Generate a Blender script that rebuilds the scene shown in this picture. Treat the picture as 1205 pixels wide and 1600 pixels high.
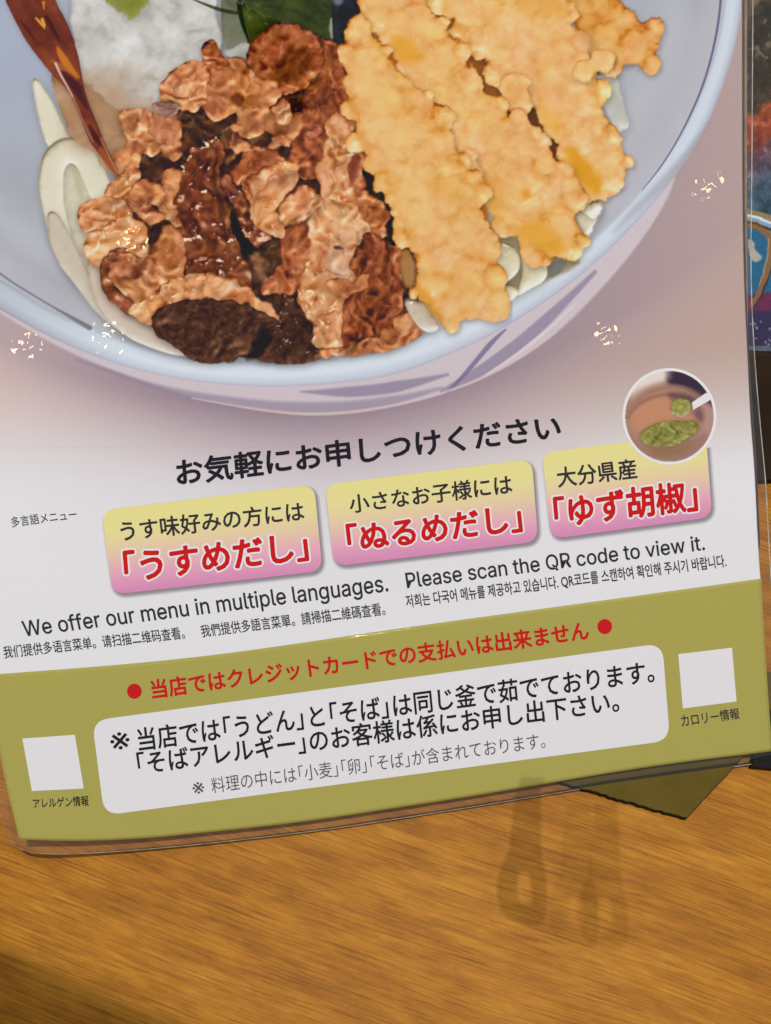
import bpy, math
import numpy as np

# ---------------------------------------------------------------- camera, light, exposure
SC = bpy.context.scene
for o in list(bpy.data.objects): bpy.data.objects.remove(o)
PITCH = math.radians(25.0)                     # the phone camera looks down, tipped forward by this much
CAM = np.array([0.0, 0.0, 0.330])
FPX, PW, PH = 1700.0, 1205.0, 1600.0           # focal length in photo pixels, photo size
cd = bpy.data.cameras.new('camera'); cam = bpy.data.objects.new('camera', cd); SC.collection.objects.link(cam)
cam.location = CAM; cam.rotation_euler = (PITCH, 0, 0)
cd.sensor_fit = 'HORIZONTAL'; cd.sensor_width = 36; cd.lens = 36 * FPX / PW; cd.clip_start = .005; cd.clip_end = 50
SC.camera = cam
SC.render.engine = 'CYCLES'
vs = SC.view_settings; vs.view_transform = 'Standard'; vs.look = 'None'; vs.gamma = 1; vs.use_curve_mapping = False
vs.exposure = 0.0
SC.cycles.sample_clamp_indirect = 4

w = bpy.data.worlds.new('World'); SC.world = w; w.use_nodes = True
bg = w.node_tree.nodes['Background']; bg.inputs[0].default_value = (.88, .94, 1.0, 1); bg.inputs[1].default_value = .31

# pose of the propped menu sheet: u runs along its lower edge, v up the sheet, n out of it
def rotx(a): c, s = math.cos(a), math.sin(a); return np.array([[1, 0, 0], [0, c, -s], [0, s, c]])
RC = rotx(PITCH)
psi, tht, phi = map(math.radians, (8.5, 33.0, 0.0))
U = np.array([math.cos(psi) * math.cos(phi), math.sin(psi) * math.cos(phi), math.sin(phi)])
V = np.array([-math.sin(psi) * math.cos(tht), math.cos(psi) * math.cos(tht), math.sin(tht)])
V = V - U * (V @ U); V /= np.linalg.norm(V); N = np.cross(U, V)
def ray(px, py):
    d = np.stack([(np.asarray(px, float) - PW / 2) / FPX, -(np.asarray(py, float) - PH / 2) / FPX, -np.ones(np.shape(px))], -1)
    return d @ RC.T
def on_level(px, py, z):
    d = ray(px, py); return CAM + d * ((z - CAM[2]) / d[..., 2])[..., None]
O = on_level(1207, 1178, .0045)                # lower right corner of the printed sheet, just off the table
ULEFT = -0.2135                                # left end of the sheet along u
def bend(u, v):                                # the sheet lifts a little along its left side, with slack waves
    k = np.clip(ULEFT + .028 - u, 0, 1)
    return 2.0 * k * k + .00020 * np.sin(u * 38 + v * 21 + 1.0)
def surf(u, v, lift=0.0):
    return O + u[..., None] * U + v[..., None] * V + (bend(u, v) + lift)[..., None] * N
def on_sheet(px, py):
    d = ray(px, py); h = np.zeros(np.shape(px))
    for _ in range(8):
        t = ((O - CAM) @ N + h) / (d @ N); q = CAM + d * t[..., None] - O
        u = q @ U; v = q @ V; h = bend(u, v)
    return u, v
def sheet(px, py, lift=0.0):
    u, v = on_sheet(px, py); return surf(u, v, lift)

def lamp(name, kind, loc, power, color, **k):
    l = bpy.data.lights.new(name, kind); l.energy = power; l.color = color
    for a, b in k.items(): setattr(l, a, b)
    o = bpy.data.objects.new(name, l); o.location = loc; SC.collection.objects.link(o); return o
def aim(o, tgt):
    from mathutils import Vector
    o.rotation_euler = (Vector(tgt) - o.location).to_track_quat('-Z', 'Y').to_euler()
def mirror_dir(px, py, flat=False):            # where a lamp hangs whose reflection shows at this spot of the gloss
    u, v = on_sheet(np.array([px]), np.array([py])); e = 1e-4
    p = surf(u, v)[0]; du = surf(u + e, v)[0] - surf(u - e, v)[0]; dv = surf(u, v + e)[0] - surf(u, v - e)[0]
    n = N if flat else np.cross(du, dv); n = n / np.linalg.norm(n)
    d = p - CAM; d /= np.linalg.norm(d)
    return p, d - 2 * (d @ n) * n
WARM = (1.0, .74, .40)
for px, py, dist, pw in ((170, 522, 1.35, .055), (205, 378, 1.40, .055), (945, 525, 1.35, .055), (1110, 288, 1.35, .045)):
    p, r = mirror_dir(px, py)
    lamp('ceiling_lamp', 'POINT', p + r * dist, pw, WARM, shadow_soft_size=.007)
DOWN = np.array([(.14, .09, 2.0), (.044, .118, 2.0), (.079, .116, 2.0)])     # spots over the table
for q, pw in zip(DOWN, (40, 24, 18)): lamp('ceiling_spot', 'POINT', q, pw, (1, .955, .90), shadow_soft_size=.0032)
p, r = mirror_dir(-45, 880, True)              # cool daylight from a window on the left
win = lamp('window_light', 'AREA', p + r * 1.3, 1.1, (.76, .88, 1.0), shape='RECTANGLE', size=.24, size_y=.34); aim(win, p)
top = lamp('overhead_fill', 'AREA', (.5, .55, 1.7), 2.5, (1, .95, .88), shape='RECTANGLE', size=1.0, size_y=1.0); aim(top, (0, .1, 0))  # soft fill added overhead to lift the general light
# ---------------------------------------------------------------- printed pictures (ink colours, computed)
# The menu is a printed sheet: its pictures are ink on paper. They are worked out here as small relief
# drawings (outline, relief, grain) and stored as the colours of the printed sheet's own mesh points.
RNG = np.random.RandomState(7)
LAT = RNG.rand(256, 256).astype(np.float32)

def vnoise(x, y, seed=0):
    x = x + seed * 17.31; y = y + seed * 9.77
    xi = np.floor(x).astype(np.int32); yi = np.floor(y).astype(np.int32)
    fx = (x - xi).astype(np.float32); fy = (y - yi).astype(np.float32)
    fx = fx * fx * fx * (fx * (fx * 6 - 15) + 10); fy = fy * fy * fy * (fy * (fy * 6 - 15) + 10)
    x0 = xi & 255; x1 = (xi + 1) & 255; y0 = yi & 255; y1 = (yi + 1) & 255
    a = LAT[y0, x0]; b = LAT[y0, x1]; c = LAT[y1, x0]; d = LAT[y1, x1]
    return (a + (b - a) * fx) * (1 - fy) + (c + (d - c) * fx) * fy

def fbm(x, y, seed=0, octv=4, gain=.5, kind='f'):
    s = 0; amp = 1; tot = 0
    for o in range(octv):
        n = vnoise(x, y, seed + o * 3.1)
        if kind == 'b': n = np.abs(2 * n - 1)                       # puffy domes, sharp creases
        elif kind == 'r': n = 1 - np.abs(2 * n - 1)                 # wrinkled ridges
        elif kind == 'w': n = puffs(x + seed, y, int(seed) + o)
        s = s + n * amp; tot += amp; amp *= gain
        x, y = x * 1.93 * .87 - y * 1.93 * .49, x * 1.93 * .49 + y * 1.93 * .87
    return s / tot

def puffs(x, y, seed=0):
    """round domes packed side by side (batter bubbles, fat lumps)"""
    xi = np.floor(x).astype(np.int32); yi = np.floor(y).astype(np.int32); best = np.full(x.shape, 9., np.float32)
    for dx in (-1, 0, 1):
        for dy in (-1, 0, 1):
            cx = (xi + dx) & 255; cy = (yi + dy) & 255
            jx = xi + dx + LAT[(cy + seed * 7) & 255, (cx + seed * 3) & 255]; jy = yi + dy + LAT[(cx + seed * 5 + 90) & 255, (cy + seed * 11) & 255]
            r = .75 + .5 * LAT[(cy + 31 + seed) & 255, (cx + 77) & 255]
            best = np.minimum(best, ((x - jx) ** 2 + (y - jy) ** 2) / (r * r))
    return np.clip(1 - best * .9, 0, 1) ** .7

def blur(a, r):
    r = int(max(1, round(r)))
    for ax in (0, 1):
        for _ in range(2):
            pad = [(0, 0)] * a.ndim; pad[ax] = (r + 1, r)
            c = np.cumsum(np.pad(a, pad, mode='edge'), axis=ax, dtype=np.float64)
            n = a.shape[ax]
            hi = np.take(c, range(2 * r + 1, 2 * r + 1 + n), axis=ax); lo = np.take(c, range(0, n), axis=ax)
            a = ((hi - lo) / (2 * r + 1)).astype(np.float32)
    return a

def sdf(poly, X, Y):
    """signed distance to an outline, positive inside"""
    P = np.array(poly, np.float32); n = len(P)
    d = np.full(X.shape, 1e9, np.float32); ins = np.zeros(X.shape, bool)
    for i in range(n):
        ax, ay = P[i]; bx, by = P[(i + 1) % n]
        ex, ey = bx - ax, by - ay; wx, wy = X - ax, Y - ay
        t = np.clip((wx * ex + wy * ey) / (ex * ex + ey * ey + 1e-9), 0, 1)
        d = np.minimum(d, (wx - ex * t) ** 2 + (wy - ey * t) ** 2)
        c = ((ay <= Y) & (by > Y)) | ((by <= Y) & (ay > Y))
        xs = ax + (Y - ay) / (ey if abs(ey) > 1e-9 else 1e-9) * ex
        ins ^= c & (X < xs)
    d = np.sqrt(d)
    return np.where(ins, d, -d)

def smooth_poly(pts, it=2):
    P = np.array(pts, np.float32)
    for _ in range(it):
        Q = np.roll(P, -1, 0)
        P = np.stack([.75 * P + .25 * Q, .25 * P + .75 * Q], 1).reshape(-1, 2)
    return P

def sstep(a, b, x):
    t = np.clip((x - a) / (b - a), 0, 1); return t * t * (3 - 2 * t)

def ramp(t, cols):
    """piecewise linear palette, cols = list of (pos, rgb 0-255)"""
    t = np.clip(t, 0, 1); ps = [c[0] for c in cols]
    return np.stack([np.interp(t, ps, [c[1][k] for c in cols]) for k in range(3)], -1).astype(np.float32)

class Canvas:
    def __init__(s, x0, y0, x1, y1, sc):
        s.sc = sc; s.x0, s.y0 = x0, y0
        s.w = int(round((x1 - x0) * sc)) + 1; s.h = int(round((y1 - y0) * sc)) + 1
        s.X, s.Y = np.meshgrid((x0 + np.arange(s.w) / sc).astype(np.float32), (y0 + np.arange(s.h) / sc).astype(np.float32))
        s.img = np.zeros((s.h, s.w, 3), np.float32)
    def win(s, poly, m):
        P = np.array(poly)
        a = int(max(0, (P[:, 0].min() - m - s.x0) * s.sc)); b = int(min(s.w, (P[:, 0].max() + m - s.x0) * s.sc + 2))
        c = int(max(0, (P[:, 1].min() - m - s.y0) * s.sc)); d = int(min(s.h, (P[:, 1].max() + m - s.y0) * s.sc + 2))
        return slice(c, d), slice(a, b)
    def fill(s, poly, rgb, soft=1.0, alpha=1.0, sm=2):
        P = smooth_poly(poly, sm) if sm else poly
        w = s.win(P, soft + 3); X, Y = s.X[w], s.Y[w]
        a = sstep(-soft, soft, sdf(P, X, Y))[..., None] * alpha
        s.img[w] = s.img[w] * (1 - a) + np.array(rgb, np.float32) * a
    def wobble(s, poly, amp, size, seed, soft=8, fold=0, fsize=34):
        """ruffle what is drawn inside an outline (ragged borders between pieces); fold: pleats running across them"""
        w = s.win(poly, soft * 2 + amp); X, Y = s.X[w], s.Y[w]; sub = s.img[w]
        a = sstep(-soft, soft, sdf(smooth_poly(poly), X, Y))
        dx = (amp * 2 * (fbm(X / size, Y / size, seed, 3, .55) - .5) * 2) * a * s.sc; dy = (amp * 2 * (fbm(X / size, Y / size, seed + 19, 3, .55) - .5) * 2) * a * s.sc
        jj, ii = np.meshgrid(np.arange(X.shape[0]), np.arange(X.shape[1]), indexing='ij')
        fx = np.clip(ii + dx, 0, X.shape[1] - 1.01); fy = np.clip(jj + dy, 0, X.shape[0] - 1.01)
        x0 = fx.astype(int); y0 = fy.astype(int); fx = (fx - x0)[..., None]; fy = (fy - y0)[..., None]
        out = (sub[y0, x0] * (1 - fx) + sub[y0, x0 + 1] * fx) * (1 - fy) + (sub[y0 + 1, x0] * (1 - fx) + sub[y0 + 1, x0 + 1] * fx) * fy
        if fold:
            wx = (fbm(X / 60, Y / 60, seed + 3, 3) - .5) * 90; wy = (fbm(X / 60, Y / 60, seed + 5, 3) - .5) * 90
            v = fbm((X + wx) / fsize, (Y + wy) / fsize / 1.7, seed + 9, 3, .5)
            h = blur(v * 20, 1.2 * s.sc); gy = np.gradient(h, axis=0) * s.sc; gx = np.gradient(h, axis=1) * s.sc
            k = 1 + a * fold * np.clip(gy * .75 + gx * .3, -.75, .6)
            r = fbm((X + wx) / 26, (Y + wy) / 26, seed + 29, 2, .5, 'r'); k = k * (1 - a * .42 * fold * sstep(.86, .99, r))
            k = k[..., None]; out = out * np.minimum(k, 1) + (np.maximum(k, 1) - 1) * np.array([205, 165, 130]) * .8
        s.img[w] = np.clip(out, 0, 255)
    def stroke(s, pts, width, rgb, alpha=1.0, soft=.8, sm=2):
        """open polyline with tapering width (a number or one per point)"""
        P = np.array(pts, np.float32); W = np.broadcast_to(np.array(width, np.float32), (len(P),)).copy()
        for _ in range(sm):
            Q = np.empty((2 * len(P) - 1, 2), np.float32); Q[::2] = P; Q[1::2] = (P[1:] + P[:-1]) / 2
            V = np.empty(2 * len(W) - 1, np.float32); V[::2] = W; V[1::2] = (W[1:] + W[:-1]) / 2
            R = Q.copy(); R[1:-1] = (Q[:-2] + 2 * Q[1:-1] + Q[2:]) / 4; P, W = R, V
        w = s.win(P, W.max() + 4); X, Y = s.X[w], s.Y[w]
        best = np.full(X.shape, -1e9, np.float32)
        for i in range(len(P) - 1):
            ax, ay = P[i]; ex, ey = P[i + 1] - P[i]
            t = np.clip(((X - ax) * ex + (Y - ay) * ey) / (ex * ex + ey * ey + 1e-9), 0, 1)
            d = np.sqrt((X - ax - ex * t) ** 2 + (Y - ay - ey * t) ** 2)
            best = np.maximum(best, W[i] * (1 - t) + W[i + 1] * t - d)
        a = sstep(-soft, soft, best)[..., None] * alpha
        s.img[w] = s.img[w] * (1 - a) + np.array(rgb, np.float32) * a
    def piece(s, poly, cols, cav=.05, ck=7, hb=.6, puff=0, grow=0, hue=0, crumbs=0, folds=None, R=14, bulge=9, rough=3, rs=9, tex=((18, 3, 'f', 0, 1),), shade=.055, base=.5, spec=0,
              shadow=.45, so=(2, 5), sb=7, col_noise=.12, cs=16, seed=1, edge=0, sm=2, light=(-.25, -.75), soft=.9, lum=0):
        """one pictured piece of food: outline -> relief -> lit colour. tex = (size, height, kind, angle, stretch)"""
        P = smooth_poly(poly, sm) if sm else np.array(poly, np.float32)
        m = 6 + rough + sb * 2 + max(abs(so[0]), abs(so[1]))
        w = s.win(P, m); X, Y = s.X[w], s.Y[w]
        if X.size == 0: return
        d = sdf(P, X, Y) + grow
        d = d + (rough * ((puffs(X / rs, Y / rs, seed) - .6) * .9 + (puffs(X / rs / 1.9, Y / rs / 1.9, seed + 5) - .6) * 1.0 + (fbm(X / 7, Y / 7, seed + 13, 3) - .5) * .9) if puff else rough * (fbm(X / rs, Y / rs, seed + 41, 3) - .5) * 2)
        pf = 0
        if crumbs:
            rs = np.random.RandomState(seed); x0, x1, y0, y1 = X[0, 0], X[0, -1], Y[0, 0], Y[-1, 0]
            n = 0; hb_ = np.zeros(X.shape, np.float32)
            per = np.linalg.norm(P - np.roll(P, 1, 0), axis=1)
            sgn = 1.0 if (P[:, 0] * np.roll(P[:, 1], -1) - np.roll(P[:, 0], -1) * P[:, 1]).sum() > 0 else -1.0
            cand = []; wob = (fbm(X / 9, Y / 9, seed + 33, 3) - .5) * 5; cin = P.mean(0)
            for i in range(len(P)):                                   # along the rim
                k = rs.poisson(per[i] / 30.0)
                for _ in range(k):
                    t = rs.rand(); q = P[i - 1] * t + P[i] * (1 - t)
                    nrm = np.array([P[i][1] - P[i - 1][1], P[i - 1][0] - P[i][0]]); nrm = nrm / (np.linalg.norm(nrm) + 1e-6)
                    cand.append((q[0] + nrm[0] * rs.uniform(-11, 4) * sgn, q[1] + nrm[1] * rs.uniform(-11, 4) * sgn, rs.choice([9, 12, 16, 20, 26], p=[.14, .26, .28, .2, .12]), 1))
            for _ in range(int(X.size / s.sc ** 2 / 420)):            # over the face
                cand.append((rs.uniform(x0, x1), rs.uniform(y0, y1), rs.uniform(8, 28), .55))
            for cx, cy, r, rim in cand:
                i0 = int(max(0, (cx - r - x0) * s.sc)); i1 = int((cx + r - x0) * s.sc + 2); j0 = int(max(0, (cy - r - y0) * s.sc)); j1 = int((cy + r - y0) * s.sc + 2)
                xx, yy = X[j0:j1, i0:i1], Y[j0:j1, i0:i1]
                if xx.size == 0: continue
                if rim < 1 and d[min(d.shape[0] - 1, int((cy - y0) * s.sc)), min(d.shape[1] - 1, int((cx - x0) * s.sc))] < r * .7: continue
                ex = 1 + .35 * (rs.rand() - .5)
                rr = np.sqrt(((xx - cx) * ex) ** 2 + ((yy - cy) / ex) ** 2) + wob[j0:j1, i0:i1]
                dome = np.clip(1 - (np.maximum(rr, 0) / r) ** 2, 0, 1) ** .7 * r * (.09 if rim == 1 else .26 * rs.uniform(.4, 1.2))
                hb_[j0:j1, i0:i1] = np.maximum(hb_[j0:j1, i0:i1], dome)
                if rim == 1:
                    q1, q2 = d[j0:j1, i0:i1], (r - 4 - rr) * .9; d[j0:j1, i0:i1] = .5 * (q1 + q2 + np.sqrt((q1 - q2) ** 2 + 20))
            pf = blur(hb_, 1.0 * s.sc) * crumbs
        a = sstep(-soft, soft, d)
        if shadow:
            k = s.sc
            sh = blur(np.roll(np.roll(a, int(so[1] * k), 0), int(so[0] * k), 1), sb * k)
            s.img[w] *= (1 - shadow * np.clip(sh, 0, 1) * .9)[..., None] * np.array([1, 1, 1]) + (shadow * sh * .12)[..., None] * np.array([.5, .25, .1])
        t = np.clip(d / R, 0, 1); h = bulge * np.sqrt(1 - (1 - t) ** 2) + pf
        cn = 0
        for i, (sz, amp, kind, ang, st) in enumerate(tex):
            ca, sa = math.cos(math.radians(ang)), math.sin(math.radians(ang))
            u = (X * ca + Y * sa) / (sz * st); v = (-X * sa + Y * ca) / sz
            wq = (fbm(X / (sz * 2.2), Y / (sz * 2.2), seed + 70 + i, 2) - .5) * 1.6
            h = h + amp * fbm(u + wq, v + wq * .7, seed + i * 7, 3, .5, kind)
        if folds:                                                     # soft pleats of a thin slice
            lam_, amp_, ang_ = folds; ca, sa = math.cos(math.radians(ang_)), math.sin(math.radians(ang_))
            u_ = (X * ca + Y * sa) + 26 * (fbm(X / 34, Y / 34, seed + 61, 2) - .5) * 2 + 9 * (fbm(X / 13, Y / 13, seed + 65, 2) - .5) * 2
            sn = np.sin(u_ * 6.283 / lam_); h = h + amp_ * (sn * .7 + .3 * np.abs(sn))
        if hb: h = blur(h, hb * s.sc)
        gx = np.gradient(h, axis=1) * s.sc; gy = np.gradient(h, axis=0) * s.sc
        lam = (gx * light[0] + gy * light[1]) * -1
        occ = np.clip(h - blur(h, ck * s.sc), -6, 6)
        v = base + lam * shade * 6 * -1 + occ * cav + col_noise * (fbm(X / cs, Y / cs, seed + 90, 4) - .5) * 2
        v = v - edge * (1 - sstep(0, R * .6, d))
        c = ramp(v, cols)
        if hue: c = c + (hue * (fbm(X / 40, Y / 40, seed + 23, 3) - .5) * 2)[..., None] * np.array([3, -7, 26]) + (hue * (fbm(X / 18, Y / 18, seed + 27, 3) - .5) * 2)[..., None] * np.array([6, -8, -22])
        if spec:
            nz = 1 / np.sqrt(1 + gx * gx * .6 + gy * gy * .6)
            hx = (-gx * -.25 - gy * -.6 + 1) * nz
            sp = np.clip(hx - 1.06, 0, 1) * 6
            sp = np.clip(sp, 0, 1) * sstep(.5, .72, fbm(X / 5, Y / 5, seed + 55, 2))
            c = c + sp[..., None] * spec * np.array([235, 215, 205])
        a = a[..., None]
        s.img[w] = s.img[w] * (1 - a) + np.clip(c, 0, 255) * a

def crop(ox, oy, k, *pts):
    return [(ox + x / k, oy + y / k) for x, y in pts]

RIM_OUT = [(-400, -320), (-330, 100), (-190, 330), (-120, 402), (-60, 452), (0, 484), (60, 518), (126, 549), (206, 577), (280, 593), (340, 601), (420, 605), (489, 603), (560, 596), (615, 587), (686, 562), (781, 518), (875, 457), (939, 404), (1000, 342), (1045, 290), (1098, 212), (1135, 120), (1156, 40), (1164, -40), (1160, -130), (1140, -220), (1090, -320)]
RIM_IN = [(-360, -320), (-300, 60), (-150, 260), (-100, 338), (-50, 396), (0, 436), (20, 447), (73, 482), (147, 514), (232, 545), (312, 561), (380, 566), (426, 566), (505, 560), (615, 537), (686, 514), (781, 472), (875, 412), (939, 362), (1000, 300), (1045, 240), (1090, 160), (1120, 76), (1133, 0), (1138, -60), (1130, -160), (1100, -240), (1050, -330)]
BODY = [(-100, 420), (0, 490), (100, 548), (206, 590), (300, 622), (400, 640), (480, 650), (560, 645), (640, 630), (720, 607), (800, 570), (870, 522), (940, 452), (1000, 380), (1045, 310), (1060, 260)]

def page_ink(X, Y):
    """the printed background: lilac shade round the bowl fading to white paper"""
    out = np.stack([np.full(X.shape, 1., np.float32)] * 3, -1)
    white = np.array([226, 224, 227], np.float32)
    pink = np.array([214, 190, 181], np.float32); lil = np.array([146, 126, 139], np.float32); tan = np.array([188, 162, 151], np.float32)
    ex = (X - 470) / 720; ey = (Y - 120) / 560
    r = np.sqrt(ex * ex + ey * ey)
    yb = 650 - ((X - 470) / 1.0) ** 2 * .00055 + np.clip(X - 470, 0, 999) * -.04
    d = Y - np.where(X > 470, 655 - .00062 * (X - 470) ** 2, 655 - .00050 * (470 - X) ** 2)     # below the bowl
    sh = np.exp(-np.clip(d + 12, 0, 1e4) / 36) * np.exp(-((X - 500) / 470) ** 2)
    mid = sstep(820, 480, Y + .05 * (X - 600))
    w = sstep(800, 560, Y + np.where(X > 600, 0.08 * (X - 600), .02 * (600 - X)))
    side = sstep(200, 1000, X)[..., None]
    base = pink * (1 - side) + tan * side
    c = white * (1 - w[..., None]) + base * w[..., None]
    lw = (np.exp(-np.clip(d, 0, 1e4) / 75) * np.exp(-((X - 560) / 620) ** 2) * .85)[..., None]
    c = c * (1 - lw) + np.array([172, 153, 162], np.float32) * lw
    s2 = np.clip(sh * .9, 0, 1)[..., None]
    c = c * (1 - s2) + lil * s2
    return c

def paint_food(sc):
    C = Canvas(-110, -150, 1166, 700, sc)
    X, Y = C.X, C.Y
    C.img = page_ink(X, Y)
    # outside of the bowl under the rim, with blue-grey brush bands
    C.fill(BODY + [(800, 300), (0, 300)], (203, 190, 196), 3)
    C.stroke([(120, 562), (240, 606), (360, 630), (480, 640), (600, 632), (690, 606)], [1, 4, 8, 9, 8, 2], (140, 126, 147), .65, 4)
    C.stroke([(470, 612), (540, 614), (620, 606), (700, 585)], [1, 8, 9, 2], (140, 128, 152), .8, 2.5)
    C.stroke([(690, 612), (735, 590), (790, 555), (850, 505), (930, 425)], [3, 8, 10, 9, 3], (142, 130, 154), .8, 2.5)
    C.stroke([(700, 612), (730, 582), (768, 534), (790, 515)], [2, 3.5, 4, 1.5], (118, 110, 146), .85, 1.6)
    C.stroke([(300, 622), (400, 640), (480, 649), (560, 644), (640, 629), (720, 606), (800, 569), (870, 518)], [1, 2, 2, 2, 2, 2, 2, 1], (214, 190, 186), .7, 1.2)
    C.stroke([(760, 585), (830, 540), (900, 475)], [1, 3, 1], (222, 205, 208), .8, 1.2)
    # rim and inside
    C.fill(RIM_OUT, (203, 212, 224), 1.6, sm=2)
    d = sdf(smooth_poly(RIM_OUT), X, Y); di = sdf(smooth_poly(RIM_IN), X, Y)
    rim = sstep(-1, 1, d) * (1 - sstep(-1, 1, di))
    tt = np.clip(d / np.maximum(d - di, 1), 0, 1)
    rc = ramp(tt, [(0, (186, 176, 188)), (.14, (194, 202, 216)), (.45, (214, 221, 231)), (.8, (210, 218, 229)), (1, (178, 186, 200))])
    shade = np.clip(1.0 - .04 * sstep(500, 1150, X) - .13 * sstep(250, -50, X), 0, 2)[..., None]
    C.img = C.img * (1 - rim[..., None]) + rc * shade * rim[..., None]
    ins = sstep(-1.2, 1.2, di)[..., None]
    ic = ramp(sstep(0, 130, di), [(0, (182, 182, 190)), (.25, (171, 170, 178)), (.6, (177, 179, 187)), (1, (168, 171, 179))])
    ic = ic * (1 + .07 * (fbm(X / 90, Y / 90, 5, 3) - .5)[..., None])
    up = sstep(330, 60, Y)[..., None] * sstep(300, 0, X)[..., None]
    ic = ic * (1 - up) + np.array([164, 172, 190]) * up
    C.img = C.img * (1 - ins) + ic * ins
    C.stroke([(1130, -120), (1128, 0), (1119, 60), (1104, 120), (1084, 170), (1058, 222), (1028, 268), (1004, 296)], [1.6, 1.8, 1.8, 1.7, 1.5, 1.2, 1, .5], (92, 86, 122), .85, .9)
    C.stroke([(-40, 396), (0, 428), (30, 448), (80, 478), (140, 512)], [1.4, 1.6, 1.4, 1.4, 4], (110, 106, 118), .8, 1.2)
    C.stroke([(1110, 190), (1060, 262), (990, 330), (960, 362)], [2, 7, 6, 2], (150, 147, 160), .5, 6)
    C.fill([(1010, 60), (1060, 30), (1100, 40), (1060, 170), (980, 300), (930, 340), (950, 250)], (186, 184, 192), 22, .5)
    ND = [(0, (120, 108, 88)), (.25, (176, 166, 144)), (.5, (204, 197, 176)), (.75, (219, 213, 196)), (1, (240, 236, 226))]
    nd = lambda p, sd, **k: C.piece(p, k.pop('cols', ND), R=k.pop('R', 20), bulge=k.pop('bulge', 16), rough=1.4, rs=30, tex=((40, 3, 'f', 0, 1), (10, .8, 'f', 0, 1)), shade=.075, base=k.pop('base', .5), col_noise=.05, seed=sd, soft=1.8, shadow=k.pop('shadow', .25), spec=k.pop('spec', 0), **k)
    # noodles on the left
    NL = [(0, (130, 116, 88)), (.3, (186, 176, 148)), (.5, (215, 208, 185)), (.8, (227, 221, 203)), (1, (242, 239, 229))]
    nd([(49, 118), (66, 131), (84, 160), (100, 196), (112, 220), (98, 236), (76, 232), (64, 200), (54, 160)], 3, cols=NL)
    nd([(96, 240), (128, 262), (150, 300), (170, 340), (200, 460), (175, 470), (120, 440), (96, 390), (76, 320)], 4, cols=NL, base=.42)
    nd([(60, 262), (72, 230), (104, 210), (142, 222), (165, 262), (178, 310), (150, 322), (136, 300), (124, 268), (112, 252), (100, 262), (98, 300), (104, 340), (118, 392), (140, 440), (118, 444), (88, 398), (70, 345), (60, 300)], 6, cols=NL)
    C.fill([(112, 256), (120, 264), (132, 300), (128, 318), (116, 290)], (182, 172, 140), 3, .6)
    nd([(70, 330), (92, 330), (120, 390), (150, 450), (200, 492), (260, 522), (310, 556), (290, 559), (230, 542), (165, 505), (120, 450), (80, 395)], 5, cols=[(0, (140, 120, 100)), (.4, (190, 176, 156)), (.7, (206, 195, 178)), (1, (225, 218, 206))])
    nd([(130, 400), (160, 404), (190, 470), (240, 500), (300, 540), (330, 560), (270, 556), (205, 532), (155, 490)], 8, cols=[(0, (150, 128, 112)), (.4, (198, 178, 160)), (.7, (208, 192, 178)), (1, (228, 220, 212))])
    # grated radish, its soy-stained side
    C.piece([(80, 108), (120, 96), (190, 150), (262, 168), (215, 205), (200, 250), (186, 280), (160, 262), (146, 236), (118, 222), (104, 200), (86, 160)],
            [(0, (110, 70, 44)), (.35, (150, 106, 74)), (.6, (176, 138, 106)), (1, (205, 180, 155))], R=30, bulge=8, rough=4, rs=20, tex=((26, 7, 'f', 20, 1), (8, 1.5, 'f', 0, 1)), shade=.05, col_noise=.28, cs=34, seed=12, shadow=.25)
    C.piece([(130, -170), (110, -40), (112, 40), (118, 96), (128, 128), (160, 152), (196, 178), (240, 186), (262, 166), (284, 140), (300, 128), (330, 92), (346, 70), (346, 44), (332, 14), (336, -60), (330, -170)],
            [(0, (120, 112, 104)), (.25, (164, 158, 150)), (.5, (194, 191, 186)), (.75, (212, 211, 208)), (1, (230, 229, 228))], R=50, bulge=16, rough=6, rs=26, tex=((62, 30, 'f', 0, 1), (30, 14, 'w', 30, 1.3), (12, 4.0, 'w', 0, 1)), hb=1.6, soft=2, shade=.030, base=.56, col_noise=.30, cs=36, seed=21, shadow=.3)
    for (x, y, rx, ry, al) in ((150, 150, 50, 36, .55), (205, 176, 62, 26, .6), (130, 190, 30, 50, .4), (190, 120, 60, 24, .22)):
        th = np.linspace(0, 6.28, 12)[:-1]
        C.fill(np.stack([x + rx * np.cos(th), y + ry * np.sin(th)], 1), (172, 134, 100), 22, al)
    C.piece([(158, -60), (164, -6), (178, 15), (200, 27), (220, 23), (234, 8), (242, -60)], [(0, (84, 88, 30)), (.4, (122, 126, 56)), (.7, (140, 144, 76)), (1, (170, 172, 106))], R=18, bulge=10, rough=4, rs=10, tex=((14, 5, 'f', 0, 1), (5, 2, 'w', 0, 1)), seed=31, shadow=.25, soft=2.2)
    C.wobble([(110, -140), (120, 130), (190, 175), (262, 170), (345, 70), (335, -140)], 3.5, 15, 240, 6)
    # leek and green leaf behind, dark seaweed
    C.fill([(340, -170), (348, 12), (350, 78), (400, 76), (420, 40), (420, -170)], (104, 106, 86), 2)
    C.piece([(345, -20), (352, 4), (374, 14), (384, 40), (390, 66), (372, 74), (350, 70), (346, 40)], [(0, (66, 68, 50)), (.5, (112, 114, 94)), (1, (160, 162, 146))], R=18, bulge=6, rough=1, tex=((30, 5, 'f', 60, 2),), seed=33)
    C.piece([(342, 76), (384, 64), (396, 76), (394, 100), (402, 128), (392, 130), (372, 90)], [(0, (130, 130, 120)), (.5, (178, 178, 172)), (1, (205, 206, 203))], R=14, bulge=4, rough=1, seed=34)
    GL = [(0, (20, 26, 10)), (.35, (44, 54, 20)), (.65, (76, 84, 40)), (1, (140, 150, 110))]
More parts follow.
